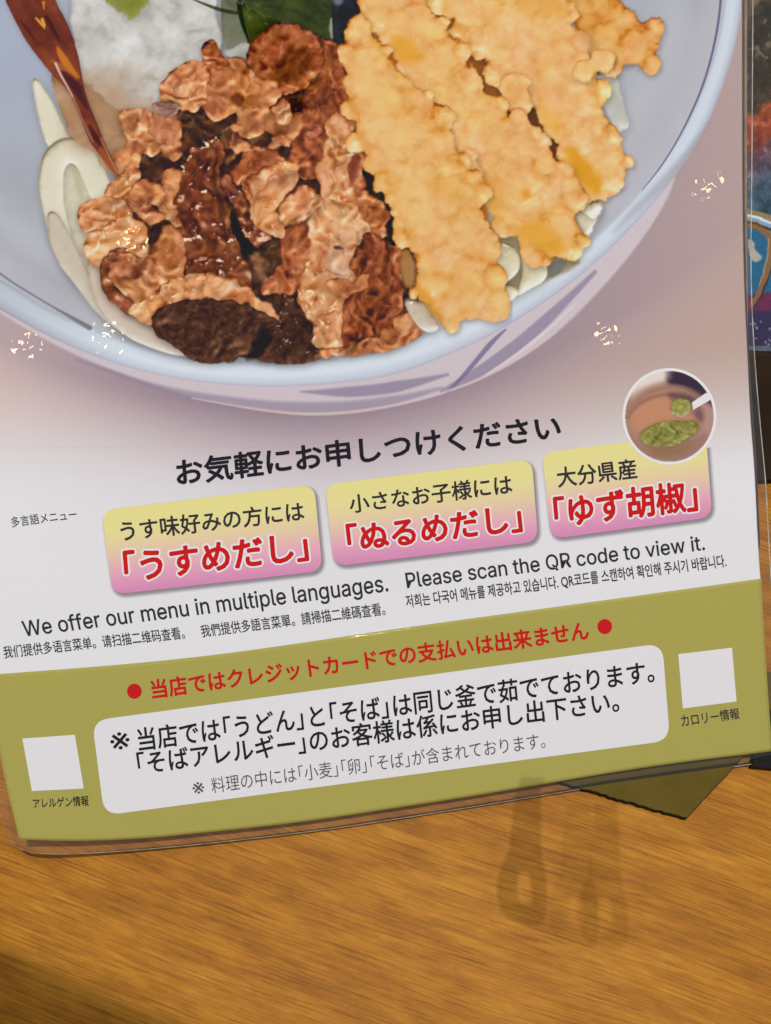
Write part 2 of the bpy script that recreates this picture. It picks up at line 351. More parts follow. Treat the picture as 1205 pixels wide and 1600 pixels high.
    C.piece([(380, -170), (376, 0), (384, 36), (394, 74), (412, 78), (560, 90), (530, -170)], GL, R=16, bulge=5, rough=1, tex=((26, 9, 'f', 15, 3), (7, 2, 'f', 15, 2)), col_noise=.28, cs=30, seed=35, base=.48)
    C.stroke([(374, -80), (372, 0), (378, 36), (392, 72)], [4, 4, 3.4, 1], (28, 40, 10), .95)
    C.stroke([(300, -2), (345, 17), (374, 20)], [1, 3, 3], (44, 50, 26), .8)
    C.stroke([(518, 30), (517, 44), (519, 58)], [2, 3, 2], (205, 205, 205), .7, 2)
    C.piece([(520, -170), (519, 0), (521, 84), (545, 92), (575, 60), (575, -170)], [(0, (18, 18, 20)), (.5, (36, 37, 41)), (1, (90, 96, 112))], R=8, bulge=3, rough=1, tex=((10, 2, 'f', 0, 1),), seed=36)
    C.fill([(520, -20), (536, -20), (536, 8), (520, 8)], (130, 138, 160), 4, .7)
    # dark bed of the meat
    DK = [(0, (24, 14, 10)), (.4, (62, 38, 24)), (.7, (104, 62, 38)), (1, (166, 108, 72))]
    C.piece([(186, 236), (250, 164), (330, 166), (400, 128), (440, 100), (540, 70), (600, 200), (640, 360), (662, 470), (640, 520), (600, 545), (400, 562), (300, 556), (240, 520), (205, 480), (170, 400), (180, 300)],
            DK, R=20, bulge=5, rough=5, rs=18, tex=((30, 9, 'r', 40, 1.6), (9, 3, 'r', 120, 2)), seed=40, col_noise=.22, base=.42, spec=.25, shadow=.35)
    C.fill([(545, 225), (566, 240), (600, 300), (628, 360), (640, 392), (626, 392), (600, 380), (575, 330)], (34, 27, 22), 5, .95)
    C.fill([(345, 330), (372, 330), (400, 380), (408, 396), (380, 404), (360, 380)], (24, 18, 16), 5, .9)
    RB = [(0, (40, 15, 8)), (.25, (96, 42, 20)), (.5, (146, 74, 40)), (.75, (186, 108, 64)), (1, (232, 174, 132))]      # red-brown lean
    DB = [(0, (26, 11, 8)), (.3, (74, 34, 20)), (.55, (116, 58, 34)), (.8, (158, 90, 58)), (1, (228, 184, 152))]      # dark glazed
    PO = [(0, (80, 34, 18)), (.22, (144, 76, 40)), (.5, (186, 116, 72)), (.75, (218, 152, 102)), (1, (244, 204, 164))]  # pale orange fat
    PP = [(0, (110, 50, 22)), (.25, (178, 102, 54)), (.5, (208, 143, 94)), (.75, (226, 172, 126)), (1, (248, 216, 186))]
    MU = [(0, (26, 15, 12)), (.35, (56, 33, 25)), (.6, (84, 52, 38)), (.85, (128, 82, 58)), (1, (176, 124, 90))]
    fib = lambda a, s=7, h=3.2: ((30, 24, 'f', a, 2.0), (s * 1.1, h * 1.0, 'r', a, 3.0), (3.4, 1.0, 'r', a + 15, 2.2))
    crk = lambda a=0, s=11, h=5.0: ((34, 26, 'f', a, 1.5), (s * 1.5, h * 1.1, 'f', a + 40, 1.8), (7, 1.0, 'r', a, 2.6), (3, .4, 'f', a, 1.5))
    k2 = lambda *p: crop(240, 20, 3.766, *p)
    k5 = lambda *p: crop(20, 270, 3.766, *p)
    k6 = lambda *p: crop(300, 270, 3.171, *p)
    k1 = lambda *p: crop(0, 0, 3.887, *p)
    def meat(p, cols, sd, tex, **k):
        kw = dict(R=13, bulge=7, rough=3.4, rs=13, shade=.050, base=.54, col_noise=.20, cs=24, spec=.16, shadow=.42, so=(1, 4), sb=6, cav=.085, ck=6, soft=1.5, grow=4, edge=.06, hb=.6, hue=.3, folds=(26 + (sd * 7) % 19, 3.4, tex[0][3] + 55)); kw.update(k)
        C.piece(p, cols, tex=tex, seed=sd, **kw)
    meat(k2((150, 600), (330, 640), (450, 560), (520, 700), (470, 900), (300, 900), (160, 860)), DK, 44, crk(20), base=.5)
    meat(k2((920, 120), (1000, 160), (1090, 200), (1110, 330), (1130, 500), (1172, 610), (1145, 720), (1060, 640), (1020, 760), (1000, 870), (960, 980), (880, 980), (800, 880), (840, 740), (870, 600), (900, 430), (985, 330), (975, 200)), RB, 50, fib(105, 7, 4.2), base=.44)
    meat(k2((545, 300), (580, 210), (640, 120), (720, 66), (840, 76), (920, 120), (985, 200), (990, 320), (900, 410), (800, 478), (740, 470), (700, 400), (640, 410), (590, 330)), RB, 51, fib(70, 8, 3.4), base=.52)
    C.fill(k2((800, 170), (880, 190), (940, 260), (930, 330), (860, 390), (800, 400), (730, 420), (700, 380), (720, 300), (770, 240)), (74, 36, 18), 8, .72)
    C.stroke(k2((760, 250), (830, 230), (900, 260), (930, 310)), [2, 4, 4, 2], (128, 68, 38), .6, 3)
    C.stroke(k2((720, 380), (770, 330), (830, 330), (880, 380)), [2, 6, 6, 2], (140, 74, 42), .6, 4)
    C.stroke(k2((600, 290), (650, 170), (720, 100), (830, 110), (920, 160)), [2, 5, 6, 5, 2], (196, 122, 78), .5, 5)
    meat(k2((560, 800), (640, 790), (740, 830), (770, 880), (700, 910), (620, 930), (560, 980), (480, 990), (470, 940), (540, 890), (520, 820)), RB, 53, crk(20), base=.55)
    meat(k2((640, 650), (700, 560), (750, 650), (860, 580), (872, 650), (840, 720), (800, 770), (690, 810), (710, 710)), PO, 54, crk(0, 9), base=.38, R=9)
    meat(k2((700, 540), (760, 506), (800, 560), (806, 620), (740, 645), (700, 590)), PO, 55, crk(0, 9), base=.5, R=12)
    meat(k2((450, 725), (480, 705), (520, 770), (560, 790), (530, 815), (470, 800)), PO, 56, crk(0, 9), base=.42, R=8)
    meat(k2((300, 300), (296, 190), (340, 160), (390, 230), (420, 270), (480, 330), (420, 380), (350, 400)), RB, 57, crk(40), base=.55)
    meat(k2((450, 265), (490, 256), (560, 340), (590, 410), (520, 440), (470, 380)), PO, 58, fib(60), base=.45, R=10)
    meat(k2((320, 420), (360, 330), (420, 370), (500, 350), (560, 420), (600, 400), (700, 400), (746, 460), (690, 520), (650, 560), (665, 620), (620, 700), (540, 728), (490, 700), (448, 690), (500, 630), (480, 560), (420, 590), (350, 620), (290, 570)), PO, 59, crk(30, 12, 6), base=.47)
    meat(k2((36, 430), (110, 366), (180, 310), (250, 276), (316, 340), (310, 420), (300, 480), (260, 575), (140, 568), (80, 532)), PO, 60, crk(30, 14, 6), base=.55)
    C.fill(k2((140, 450), (180, 430), (210, 460), (200, 500), (150, 495)), (226, 178, 136), 4, .7)
    C.stroke(k2((110, 470), (140, 505), (200, 500)), [1.5, 2.5, 1], (110, 50, 24), .7, 1.5)
    C.fill(k2((460, 470), (520, 460), (530, 510), (500, 545), (460, 520)), (86, 38, 18), 3.5, .7)
    meat(k1((730, 690), (770, 668), (860, 690), (920, 690), (960, 720), (940, 800), (970, 900), (940, 935), (880, 935), (850, 920), (834, 1000), (790, 1028), (720, 1028), (686, 990), (690, 940), (760, 890), (770, 800), (740, 740)), PO, 61, crk(60, 12, 5), base=.56)
    meat(k1((930, 730), (1000, 700), (1060, 710), (1100, 760), (1085, 830), (1090, 910), (1050, 952), (1000, 930), (970, 850), (920, 800)), PO, 62, crk(10, 10, 5), base=.45)
    meat(k1((960, 640), (1000, 620), (1080, 660), (1060, 690), (990, 700)), [(0, (70, 40, 36)), (.5, (132, 88, 76)), (1, (180, 140, 126))], 63, crk(), shadow=.3)
    meat(k1((720, 1050), (760, 1010), (840, 1040), (820, 1120), (760, 1110)), PO, 64, crk(), base=.5)
    # tall dark slice in the middle
    meat([(296, 232), (306, 226), (314, 236), (326, 210), (346, 222), (342, 262), (352, 330), (366, 372), (386, 415), (396, 458), (340, 450), (300, 444), (284, 390), (274, 340), (266, 300), (284, 262)], DB, 70, crk(90, 9, 6), base=.5, spec=.9, shadow=.7)
    C.stroke([(335, 250), (338, 290), (346, 330), (352, 360)], [3, 4, 4, 2], (50, 26, 16), .6, 3)
    C.fill([(286, 250), (312, 246), (322, 290), (300, 320), (276, 312)], (150, 76, 42), 10, .3)
    meat(k6((145, 30), (180, 20), (240, 120), (300, 200), (392, 300), (350, 352), (290, 330), (240, 230), (190, 110)), DB, 71, crk(40, 8, 5), base=.52, spec=.6)
    meat(k6((290, 420), (350, 360), (440, 400), (430, 460), (390, 530), (300, 545)), MU, 72, fib(80, 7, 3), base=.6, R=12)
    # left pale slices
    meat(k5((884, -10), (975, -10), (960, 80), (930, 180), (960, 260), (985, 326), (930, 310), (880, 250), (866, 180), (890, 100)), PP, 73, crk(70), base=.38)
    meat(k5((540, 130), (590, 60), (640, 26), (710, 90), (690, 190), (640, 165), (590, 120)), PO, 74, crk(10, 10, 5), base=.52)
    meat(k5((690, 130), (760, 46), (840, 56), (884, 120), (870, 175), (815, 170), (800, 200), (850, 250), (868, 275), (830, 308), (780, 292), (756, 220), (700, 190)), PO, 75, crk(20, 9, 5), base=.5)
    C.fill(k5((790, 140), (830, 150), (815, 200), (795, 190)), (110, 56, 34), 3, .7)
    meat(k5((384, 210), (460, 170), (540, 145), (650, 170), (710, 240), (690, 300), (560, 340), (460, 362), (404, 322)), PP, 76, crk(20, 16, 4), base=.5)
    meat(k5((430, 400), (460, 372), (540, 350), (600, 290), (690, 260), (756, 300), (770, 380), (806, 430), (796, 490), (740, 560), (650, 500), (560, 540), (480, 535), (426, 462)), PP, 77, crk(-20, 16, 4), base=.52, spec=.3)
    C.stroke(k5((450, 366), (520, 352), (580, 330)), [1.5, 2.5, 1], (150, 80, 44), .7, 2)
    meat(k5((524, 560), (560, 500), (640, 445), (650, 470), (600, 560), (580, 620), (560, 650)), DB, 78, crk(90, 8, 4), base=.66, R=8)
    meat(k5((560, 640), (600, 560), (640, 480), (700, 500), (780, 540), (840, 450), (866, 350), (930, 326), (1004, 400), (1016, 500), (990, 626), (900, 690), (800, 730), (770, 790), (730, 800), (650, 750)), PO, 79, crk(60, 12, 6), base=.46)
    C.fill(k5((690, 540), (780, 520), (800, 550), (740, 640), (690, 620)), (96, 44, 24), 7, .75)
    C.fill(k5((800, 410), (860, 420), (840, 470), (790, 490)), (96, 46, 28), 4, .8)
    meat(k5((528, 560), (556, 640), (640, 742), (734, 820), (690, 828), (600, 765), (550, 695), (530, 625)), DB, 80, crk(50, 10, 3), base=.58, R=9)
    # big cap slice with pale edge
    meat([(200, 486), (222, 474), (254, 448), (286, 434), (312, 430), (340, 434), (372, 446), (394, 458), (418, 478), (444, 500), (440, 514), (410, 506), (380, 490), (340, 480), (300, 482), (262, 488), (236, 504), (222, 500)], PP, 81, crk(10, 9, 4), base=.48, shadow=.5, spec=.35)
    meat([(232, 496), (262, 479), (300, 469), (345, 467), (390, 480), (422, 496), (440, 508), (432, 516), (402, 520), (392, 542), (372, 562), (330, 564), (300, 558), (278, 540), (254, 520)], MU, 82, ((5, 4, 'b', 30, 1), (12, 4, 'f', 0, 1)), base=.5, R=8, bulge=3, shadow=.25, spec=0, col_noise=.28, cs=7, folds=None, hue=0)
    C.fill([(372, 528), (392, 522), (398, 536), (378, 556), (366, 548)], (140, 88, 64), 5, .5)
    meat(k6((320, 880), (380, 790), (450, 740), (430, 640), (500, 600), (580, 690), (606, 780), (664, 915), (480, 935), (330, 935)), MU, 83, ((6, 4, 'b', 30, 1.4), (22, 7, 'f', 0, 1)), base=.46, spec=.5, shadow=.5, col_noise=.25, cs=10, folds=None, hue=0)
    C.fill(k6((330, 780), (380, 780), (400, 830), (310, 930), (250, 930)), (30, 19, 15), 5, .9)
    # right group
    meat([(543, 232), (566, 240), (565, 263), (562, 287), (580, 305), (594, 318), (606, 352), (600, 380), (580, 372), (556, 330), (546, 290)], RB, 84, fib(75, 7, 4), base=.62, R=9)
    meat(k2((1018, 650), (1090, 592), (1142, 650), (1148, 800), (1130, 900), (1172, 1030), (1212, 1150), (1190, 1200), (1110, 1180), (1000, 1070), (966, 900), (1020, 780)), PP, 85, fib(80, 8, 3), base=.47, spec=.3)
    meat(k6((430, 330), (540, 220), (600, 200), (640, 260), (590, 420), (560, 520), (470, 600), (420, 590), (350, 600), (400, 480), (450, 430)), RB, 86, crk(100, 9, 6), base=.6)
    meat(k6((560, 220), (650, 140), (760, 160), (850, 210), (892, 260), (880, 320), (820, 400), (790, 500), (840, 545), (875, 500), (866, 580), (760, 625), (756, 700), (748, 850), (650, 885), (604, 780), (580, 700), (520, 640), (540, 520), (590, 420), (600, 300)), PP, 87, crk(80, 13, 5), base=.5, spec=.4)
    C.fill(k6((680, 200), (760, 170), (850, 220), (880, 270), (830, 350), (740, 360), (690, 300)), (228, 178, 134), 12, .75)
    C.fill(k6((660, 350), (740, 340), (810, 400), (780, 500), (700, 520), (660, 450)), (205, 164, 136), 9, .6)
    C.fill(k6((700, 470), (770, 480), (760, 520), (700, 515)), (216, 186, 166), 4, .6)
    C.fill(k6((716, 382), (740, 366), (760, 382), (756, 400), (726, 402)), (62, 28, 30), 3.5, .85)
    C.stroke(k6((660, 470), (700, 500), (760, 505)), [1, 2, 1], (150, 92, 66), .6, 1.5)
    meat(k6((880, 310), (930, 325), (1000, 380), (1054, 400), (1044, 520), (1034, 640), (1016, 780), (960, 826), (860, 865), (746, 865), (758, 700), (766, 620), (860, 580), (872, 510), (786, 500), (820, 400)), RB, 88, fib(100, 6, 4.5), base=.46, R=11, bulge=5)
    meat(k6((676, 560), (700, 530), (800, 550), (850, 500), (880, 510), (864, 570), (800, 600), (740, 612)), PO, 89, crk(10, 9, 5), base=.34, R=9)
    meat(k6((650, 880), (780, 860), (900, 820), (1016, 770), (1010, 730), (1080, 688), (1150, 690), (1158, 750), (1100, 825), (940, 880), (790, 900), (660, 915)), PO, 90, crk(160, 10, 5), base=.36)
    C.fill(k6((1025, 740), (1080, 700), (1105, 730), (1080, 780), (1040, 780)), (224, 168, 110), 5, .8)
    # pale curl in the centre
    meat([(424, 350), (436, 320), (470, 296), (498, 302), (508, 316), (480, 336), (456, 350), (438, 354)], PO, 91, crk(150, 16, 4), base=.6, spec=.2, shadow=.5)
    C.stroke([(426, 332), (434, 318), (450, 302), (466, 296)], [3, 3, 2.5, 1], (92, 42, 18), .75, 2)
    meat([(380, 290), (396, 276), (425, 258), (462, 256), (468, 268), (454, 296), (430, 318), (424, 334), (438, 352), (442, 370), (420, 362), (400, 346), (394, 312), (384, 304)], PP, 92, crk(130, 18, 4), base=.46, spec=.25)
    C.wobble([(182, 180), (250, 150), (330, 90), (350, 60), (400, 70), (430, 30), (530, 60), (552, 150), (560, 240), (600, 300), (640, 400), (650, 500), (640, 540), (520, 560), (400, 562), (300, 560), (232, 500), (170, 450), (122, 360), (150, 320), (190, 280)], 4.2, 24, 200, 7, .5, 42)
    # bits of noodle at the right, then the tempura strips
    NR = [(0, (116, 100, 72)), (.3, (176, 160, 128)), (.55, (210, 199, 168)), (.8, (224, 215, 190)), (1, (242, 238, 226))]
    k7 = lambda *p: crop(560, 270, 3.171, *p)
    k4 = lambda *p: crop(780, 0, 3.766, *p)
    k3 = lambda *p: crop(500, 0, 3.766, *p)
    C.fill(k7((620, 200), (700, 260), (820, 360), (1120, 420), (1060, 480), (960, 520), (800, 600), (690, 660), (650, 500)), (150, 134, 100), 5, .95)
    nd(k7((660, 340), (750, 345), (806, 410), (800, 490), (740, 545), (690, 556), (650, 480)), 101, cols=NR, spec=.4)
    nd(k7((800, 380), (940, 430), (936, 530), (850, 575), (780, 620), (790, 560), (812, 480)), 102, cols=NR, base=.52)
    nd(k7((680, 590), (740, 536), (806, 585), (760, 640), (690, 670)), 103, cols=NR, base=.52)
    C.fill(k7((936, 440), (1050, 440), (1000, 500), (936, 530)), (120, 116, 108), 2, .95)
    nd(k7((1070, 180), (1140, 130), (1215, 140), (1196, 230), (1125, 340), (1105, 270)), 104, cols=NR, base=.45)
    nd(k7((220, 620), (300, 618), (360, 690), (415, 775), (330, 800), (250, 700)), 105, cols=[(0, (120, 100, 78)), (.5, (186, 168, 146)), (1, (228, 220, 210))], spec=.5)
    C.fill(k7((200, 370), (260, 380), (290, 470), (280, 570), (220, 560)), (176, 128, 74), 5, .9)
    nd(k4((555, 420), (690, 412), (720, 560), (742, 650), (768, 730), (744, 768), (690, 770), (640, 670), (570, 520)), 106, cols=[(0, (120, 118, 112)), (.4, (176, 174, 164)), (.7, (192, 190, 182)), (1, (212, 212, 206))])
    nd(k4((440, 1160), (560, 1190), (615, 1200), (580, 1290), (520, 1280)), 107, cols=NR, base=.62)
    C.fill([(690, 20), (760, 60), (840, 100), (900, 240), (915, 330), (860, 330), (740, 320), (690, 200)], (96, 56, 26), 5, .95)
    C.fill(k4((250, 930), (300, 880), (380, 900), (400, 950), (300, 975)), (112, 50, 20), 4, .9)
    C.fill([(552, 30), (600, 60), (640, 100), (730, 270), (770, 340), (745, 350), (690, 250), (600, 130), (548, 80)], (176, 104, 40), 4, .95)
    C.fill([(660, -20), (700, 10), (760, 100), (800, 160), (780, 170), (720, 90), (660, 20)], (150, 86, 36), 4, .9)
    TP = [(0, (128, 62, 16)), (.2, (192, 114, 34)), (.42, (217, 156, 84)), (.6, (225, 173, 108)), (.8, (233, 190, 128)), (1, (246, 218, 170))]
    TT = ((60, 26, 'f', 0, 1.2), (20, 5, 'f', 30, 1.1), (6, 2.2, 'f', 0, 1), (2.6, .7, 'f', 0, 1))
    def temp(p, sd, **k):
        kw = dict(R=32, bulge=17, rough=4, rs=9, hue=.35, crumbs=1.0, shade=.034, base=.60, col_noise=.16, cs=44, spec=.05, shadow=.36, so=(2, 4), sb=5, edge=.09, cav=.06, ck=10, hb=.9, soft=1.5, grow=-5); kw.update(k)
        C.piece(p, TP, tex=TT, seed=sd, **kw)
    temp([(850, -170), (868, 0), (896, 30), (900, 70), (915, 90), (944, 88), (948, 98), (965, 110), (980, 103), (995, 106), (1005, 110), (1014, 100), (1028, 86), (1035, 65), (1032, 42), (1020, 33), (1004, 32), (996, 14), (970, 2), (955, -60), (950, -170)], 110, base=.42)
    temp([(650, -170), (675, 0), (690, 25), (705, 35), (722, 65), (732, 90), (745, 98), (760, 96), (768, 118), (782, 136), (800, 146), (830, 160), (836, 196), (857, 223), (880, 231), (884, 247), (889, 263), (894, 287), (897, 313), (913, 318), (942, 320), (953, 316), (971, 305), (983, 287), (980, 265), (985, 254), (968, 218), (963, 207), (953, 186), (947, 159), (932, 130), (940, 112), (950, 92), (930, 88), (908, 70), (900, 30), (890, 0), (870, -170)], 111)
    C.fill([(882, 232), (896, 226), (930, 262), (944, 292), (936, 306), (914, 296), (894, 268)], (214, 146, 24), 9, .8)
    C.fill([(838, 160), (850, 168), (880, 190), (872, 214), (850, 204)], (222, 160, 54), 8, .5)
    C.fill([(800, -10), (880, 0), (890, 30), (850, 24), (810, 14)], (214, 150, 52), 10, .5)
    C.fill([(896, 40), (930, 56), (940, 78), (916, 80)], (190, 134, 84), 8, .6)
    temp([(930, 84), (945, 83), (951, 94), (938, 108), (922, 116), (902, 110), (905, 98)], 112, R=10, bulge=6, shadow=.3)
    temp([(790, 143), (801, 124), (817, 121), (831, 143), (829, 160), (817, 171), (801, 160)], 113, R=12, bulge=8, base=.62)
    temp([(556, -170), (555, 0), (558, 24), (585, 60), (620, 100), (680, 200), (725, 285), (740, 300), (762, 337), (775, 349), (787, 365), (812, 384), (844, 406), (863, 408), (890, 411), (905, 407), (913, 387), (910, 352), (898, 324), (890, 302), (894, 290), (892, 262), (881, 253), (868, 258), (849, 260), (846, 252), (858, 242), (858, 228), (844, 212), (832, 199), (831, 183), (822, 173), (809, 177), (803, 188), (790, 173), (781, 151), (768, 143), (759, 135), (753, 104), (736, 97), (727, 99), (724, 74), (707, 50), (699, 35), (683, 16), (667, 0), (650, -170)], 114)
    C.fill([(606, 66), (626, 52), (648, 66), (660, 94), (640, 98), (616, 92)], (220, 152, 40), 9, .7)
    C.fill([(800, 360), (830, 340), (880, 370), (886, 396), (850, 398)], (220, 156, 40), 11, .7)
    C.fill([(744, 300), (760, 262), (784, 300), (790, 350), (770, 345)], (212, 150, 54), 12, .5)
    C.fill([(812, 300), (824, 292), (832, 306), (820, 314)], (222, 140, 30), 4, .7)
    C.fill([(640, 30), (690, 40), (700, 60), (660, 56)], (240, 208, 130), 10, .5)
    temp([(716, 232), (740, 222), (749, 240), (751, 262), (739, 281), (727, 262)], 115, R=12, bulge=8, base=.58, shadow=.4)
    temp([(528, 80), (545, 68), (558, 50), (564, 39), (576, 42), (588, 53), (601, 66), (612, 90), (633, 112), (649, 127), (665, 141), (683, 159), (691, 181), (699, 196), (712, 202), (719, 220), (716, 234), (727, 250), (737, 271), (750, 298), (757, 310), (757, 324), (772, 358), (770, 396), (768, 428), (777, 447), (775, 478), (770, 492), (740, 504), (692, 516), (683, 497), (667, 481), (645, 456), (647, 428), (639, 387), (622, 358), (607, 311), (590, 279), (566, 231), (552, 223), (552, 191), (536, 151), (535, 122)], 116, base=.56)
    C.fill([(650, 440), (664, 450), (690, 490), (696, 508), (680, 500), (652, 462)], (216, 140, 34), 6, .7)
    C.fill([(556, 100), (600, 110), (640, 220), (690, 330), (660, 350), (610, 240), (570, 160)], (240, 206, 138), 22, .4)
    C.fill([(650, 280), (690, 276), (720, 300), (700, 312)], (218, 160, 74), 9, .5)
    C.fill([(532, 110), (548, 140), (566, 200), (590, 260), (580, 262), (556, 216), (538, 150)], (214, 150, 72), 6, .45)
    C.wobble([(528, -140), (990, -140), (1045, 40), (1030, 100), (960, 130), (1000, 300), (940, 330), (915, 420), (840, 420), (770, 350), (785, 480), (770, 500), (690, 520), (640, 470), (590, 290), (526, 130)], 2.0, 13, 230, 5)
    # poured soy
    soy = [(0, -60), (8, 0), (16, 16), (28, 41), (46, 72), (67, 98), (85, 121), (103, 136), (121, 170), (139, 221), (154, 239), (180, 273), (190, 277), (170, 239), (157, 206), (144, 175), (131, 139), (126, 103), (116, 62), (103, 31), (85, 0), (70, -60)]
    C.piece(soy, [(0, (36, 12, 14)), (.3, (78, 30, 26)), (.6, (116, 54, 38)), (.85, (150, 80, 44)), (1, (222, 150, 60))], R=18, bulge=8, rough=.6, tex=((26, 9, 'f', 62, 4),), seed=120, col_noise=.18, cs=28, base=.55, shadow=.3, so=(3, 3), sb=5, shade=.05)
    C.fill([(86, 70), (96, 76), (122, 116), (126, 124), (112, 116), (94, 98)], (206, 122, 40), 2.5, .85)
    C.fill([(76, 92), (92, 96), (118, 118), (124, 128), (104, 120), (88, 104)], (180, 104, 52), 2, .7)
    C.fill([(92, 104), (124, 126), (132, 150), (140, 176), (126, 160), (106, 132)], (62, 26, 36), 3, .8)
    C.stroke([(87, 99), (94, 116), (105, 134), (113, 150)], [1.8, 1.6, 1.2, 1.5], (226, 196, 190), .85)
    C.stroke([(108, 140), (122, 168), (134, 200), (146, 222)], [1.2, 1, .9, .7], (196, 130, 110), .7)
    C.stroke([(140, 196), (150, 216), (156, 226)], [2, 5, 2], (50, 20, 24), .7, 2)
    C.fill([(150, 232), (162, 230), (180, 262), (186, 276), (170, 262)], (160, 84, 44), 2.5, .7)
    C.stroke([(158, 216), (170, 244), (184, 270)], [.8, 1, .8], (226, 176, 130), .6)
    C.stroke([(66, 30), (70, 40)], [2.2, 1.5], (232, 168, 70), .9); C.stroke([(56, 28), (64, 36), (70, 44)], [1.4, 2.4, 1.2], (226, 160, 60), .85)
    C.stroke([(68, 4), (69, 14)], [2.5, 1], (220, 130, 50), .8)
    C.stroke([(72, 26), (80, 40), (94, 66)], [3, 4, 1], (50, 20, 20), .6, 2)
    C.stroke([(32, 32), (42, 44), (54, 62)], [1, 3, 1.5], (64, 28, 26), .7, 2)
    # print grain
    g = (np.random.RandomState(3).rand(C.h, C.w, 1).astype(np.float32) - .5) * 5
    C.img = np.clip(C.img + g, 0, 255)
    return C

def paint_jar(sc):
    """round inset picture: green pepper paste in a small cup with a white spoon"""
    C = Canvas(972, 572, 1122, 726, sc); X, Y = C.X, C.Y
    C.img[:] = (222, 208, 202)
    k = lambda *p: crop(940, 550, 4.547, *p)
    C.fill(k((160, 300), (400, 200), (700, 150), (820, 420), (760, 700), (500, 800), (200, 700), (150, 450)), (170, 128, 108), 6)
    C.fill(k((440, 120), (640, 140), (760, 270), (800, 420), (690, 300), (560, 240), (460, 230)), (60, 46, 62), 5)
    C.fill(k((160, 260), (330, 170), (470, 130), (470, 190), (300, 240), (190, 330)), (226, 212, 206), 12)
    C.fill(k((190, 420), (260, 330), (440, 290), (480, 330), (700, 470), (660, 560), (400, 520), (240, 600)), (192, 136, 104), 10)
    C.stroke(k((190, 420), (280, 310), (420, 250), (560, 240), (690, 290), (760, 380)), [3, 3, 3, 3, 3, 3], (146, 112, 100), .6, 4)
    C.stroke(k((180, 470), (270, 350), (420, 300), (520, 300)), [2, 3, 3, 2], (134, 98, 88), .6, 3)
    C.fill(k((470, 290), (600, 290), (700, 340), (690, 420), (560, 340), (480, 330)), (92, 66, 74), 6, .8)
    C.fill(k((640, 420), (720, 400), (740, 480), (690, 500)), (100, 72, 84), 6, .7)
    C.fill(k((720, 360), (790, 400), (790, 560), (720, 680), (560, 760), (700, 600), (740, 480)), (178, 140, 134), 8)
    C.fill(k((190, 560), (220, 640), (330, 680), (520, 680), (700, 590), (760, 560), (730, 680), (600, 770), (450, 785), (300, 740)), (156, 118, 104), 6)
    C.fill(k((330, 690), (520, 690), (660, 630), (560, 730), (400, 740)), (140, 112, 68), 8, .8)
    GP = [(0, (70, 66, 26)), (.3, (112, 108, 48)), (.6, (146, 142, 76)), (1, (196, 190, 120))]
    C.piece(k((255, 600), (330, 530), (430, 490), (560, 490), (660, 480), (700, 520), (660, 580), (560, 650), (440, 675), (320, 670)), GP, R=6, bulge=3, rough=2, rs=5, tex=((11, 13, 'w', 0, 1), (5, 4, 'w', 0, 1)), cav=.10, ck=4, hb=.3, shade=.04, base=.5, col_noise=.25, cs=8, seed=9, shadow=.3, sb=3, so=(0, 1), soft=1.6)
    C.fill(k((640, 360), (740, 290), (782, 300), (782, 335), (650, 412)), (226, 222, 226), .8, sm=0)
    C.stroke(k((500, 430), (560, 465), (620, 430)), [1, 1.5, 1], (216, 206, 204), .9)
    C.piece(k((490, 360), (540, 320), (600, 325), (640, 370), (625, 430), (570, 455), (510, 440)), GP, R=5, bulge=4, rough=2, rs=4, tex=((8, 9, 'w', 0, 1), (4, 3, 'w', 0, 1)), cav=.10, ck=3, hb=.3, shade=.04, base=.6, col_noise=.2, cs=5, seed=14, shadow=.35, sb=3, so=(0, 1))
    return C

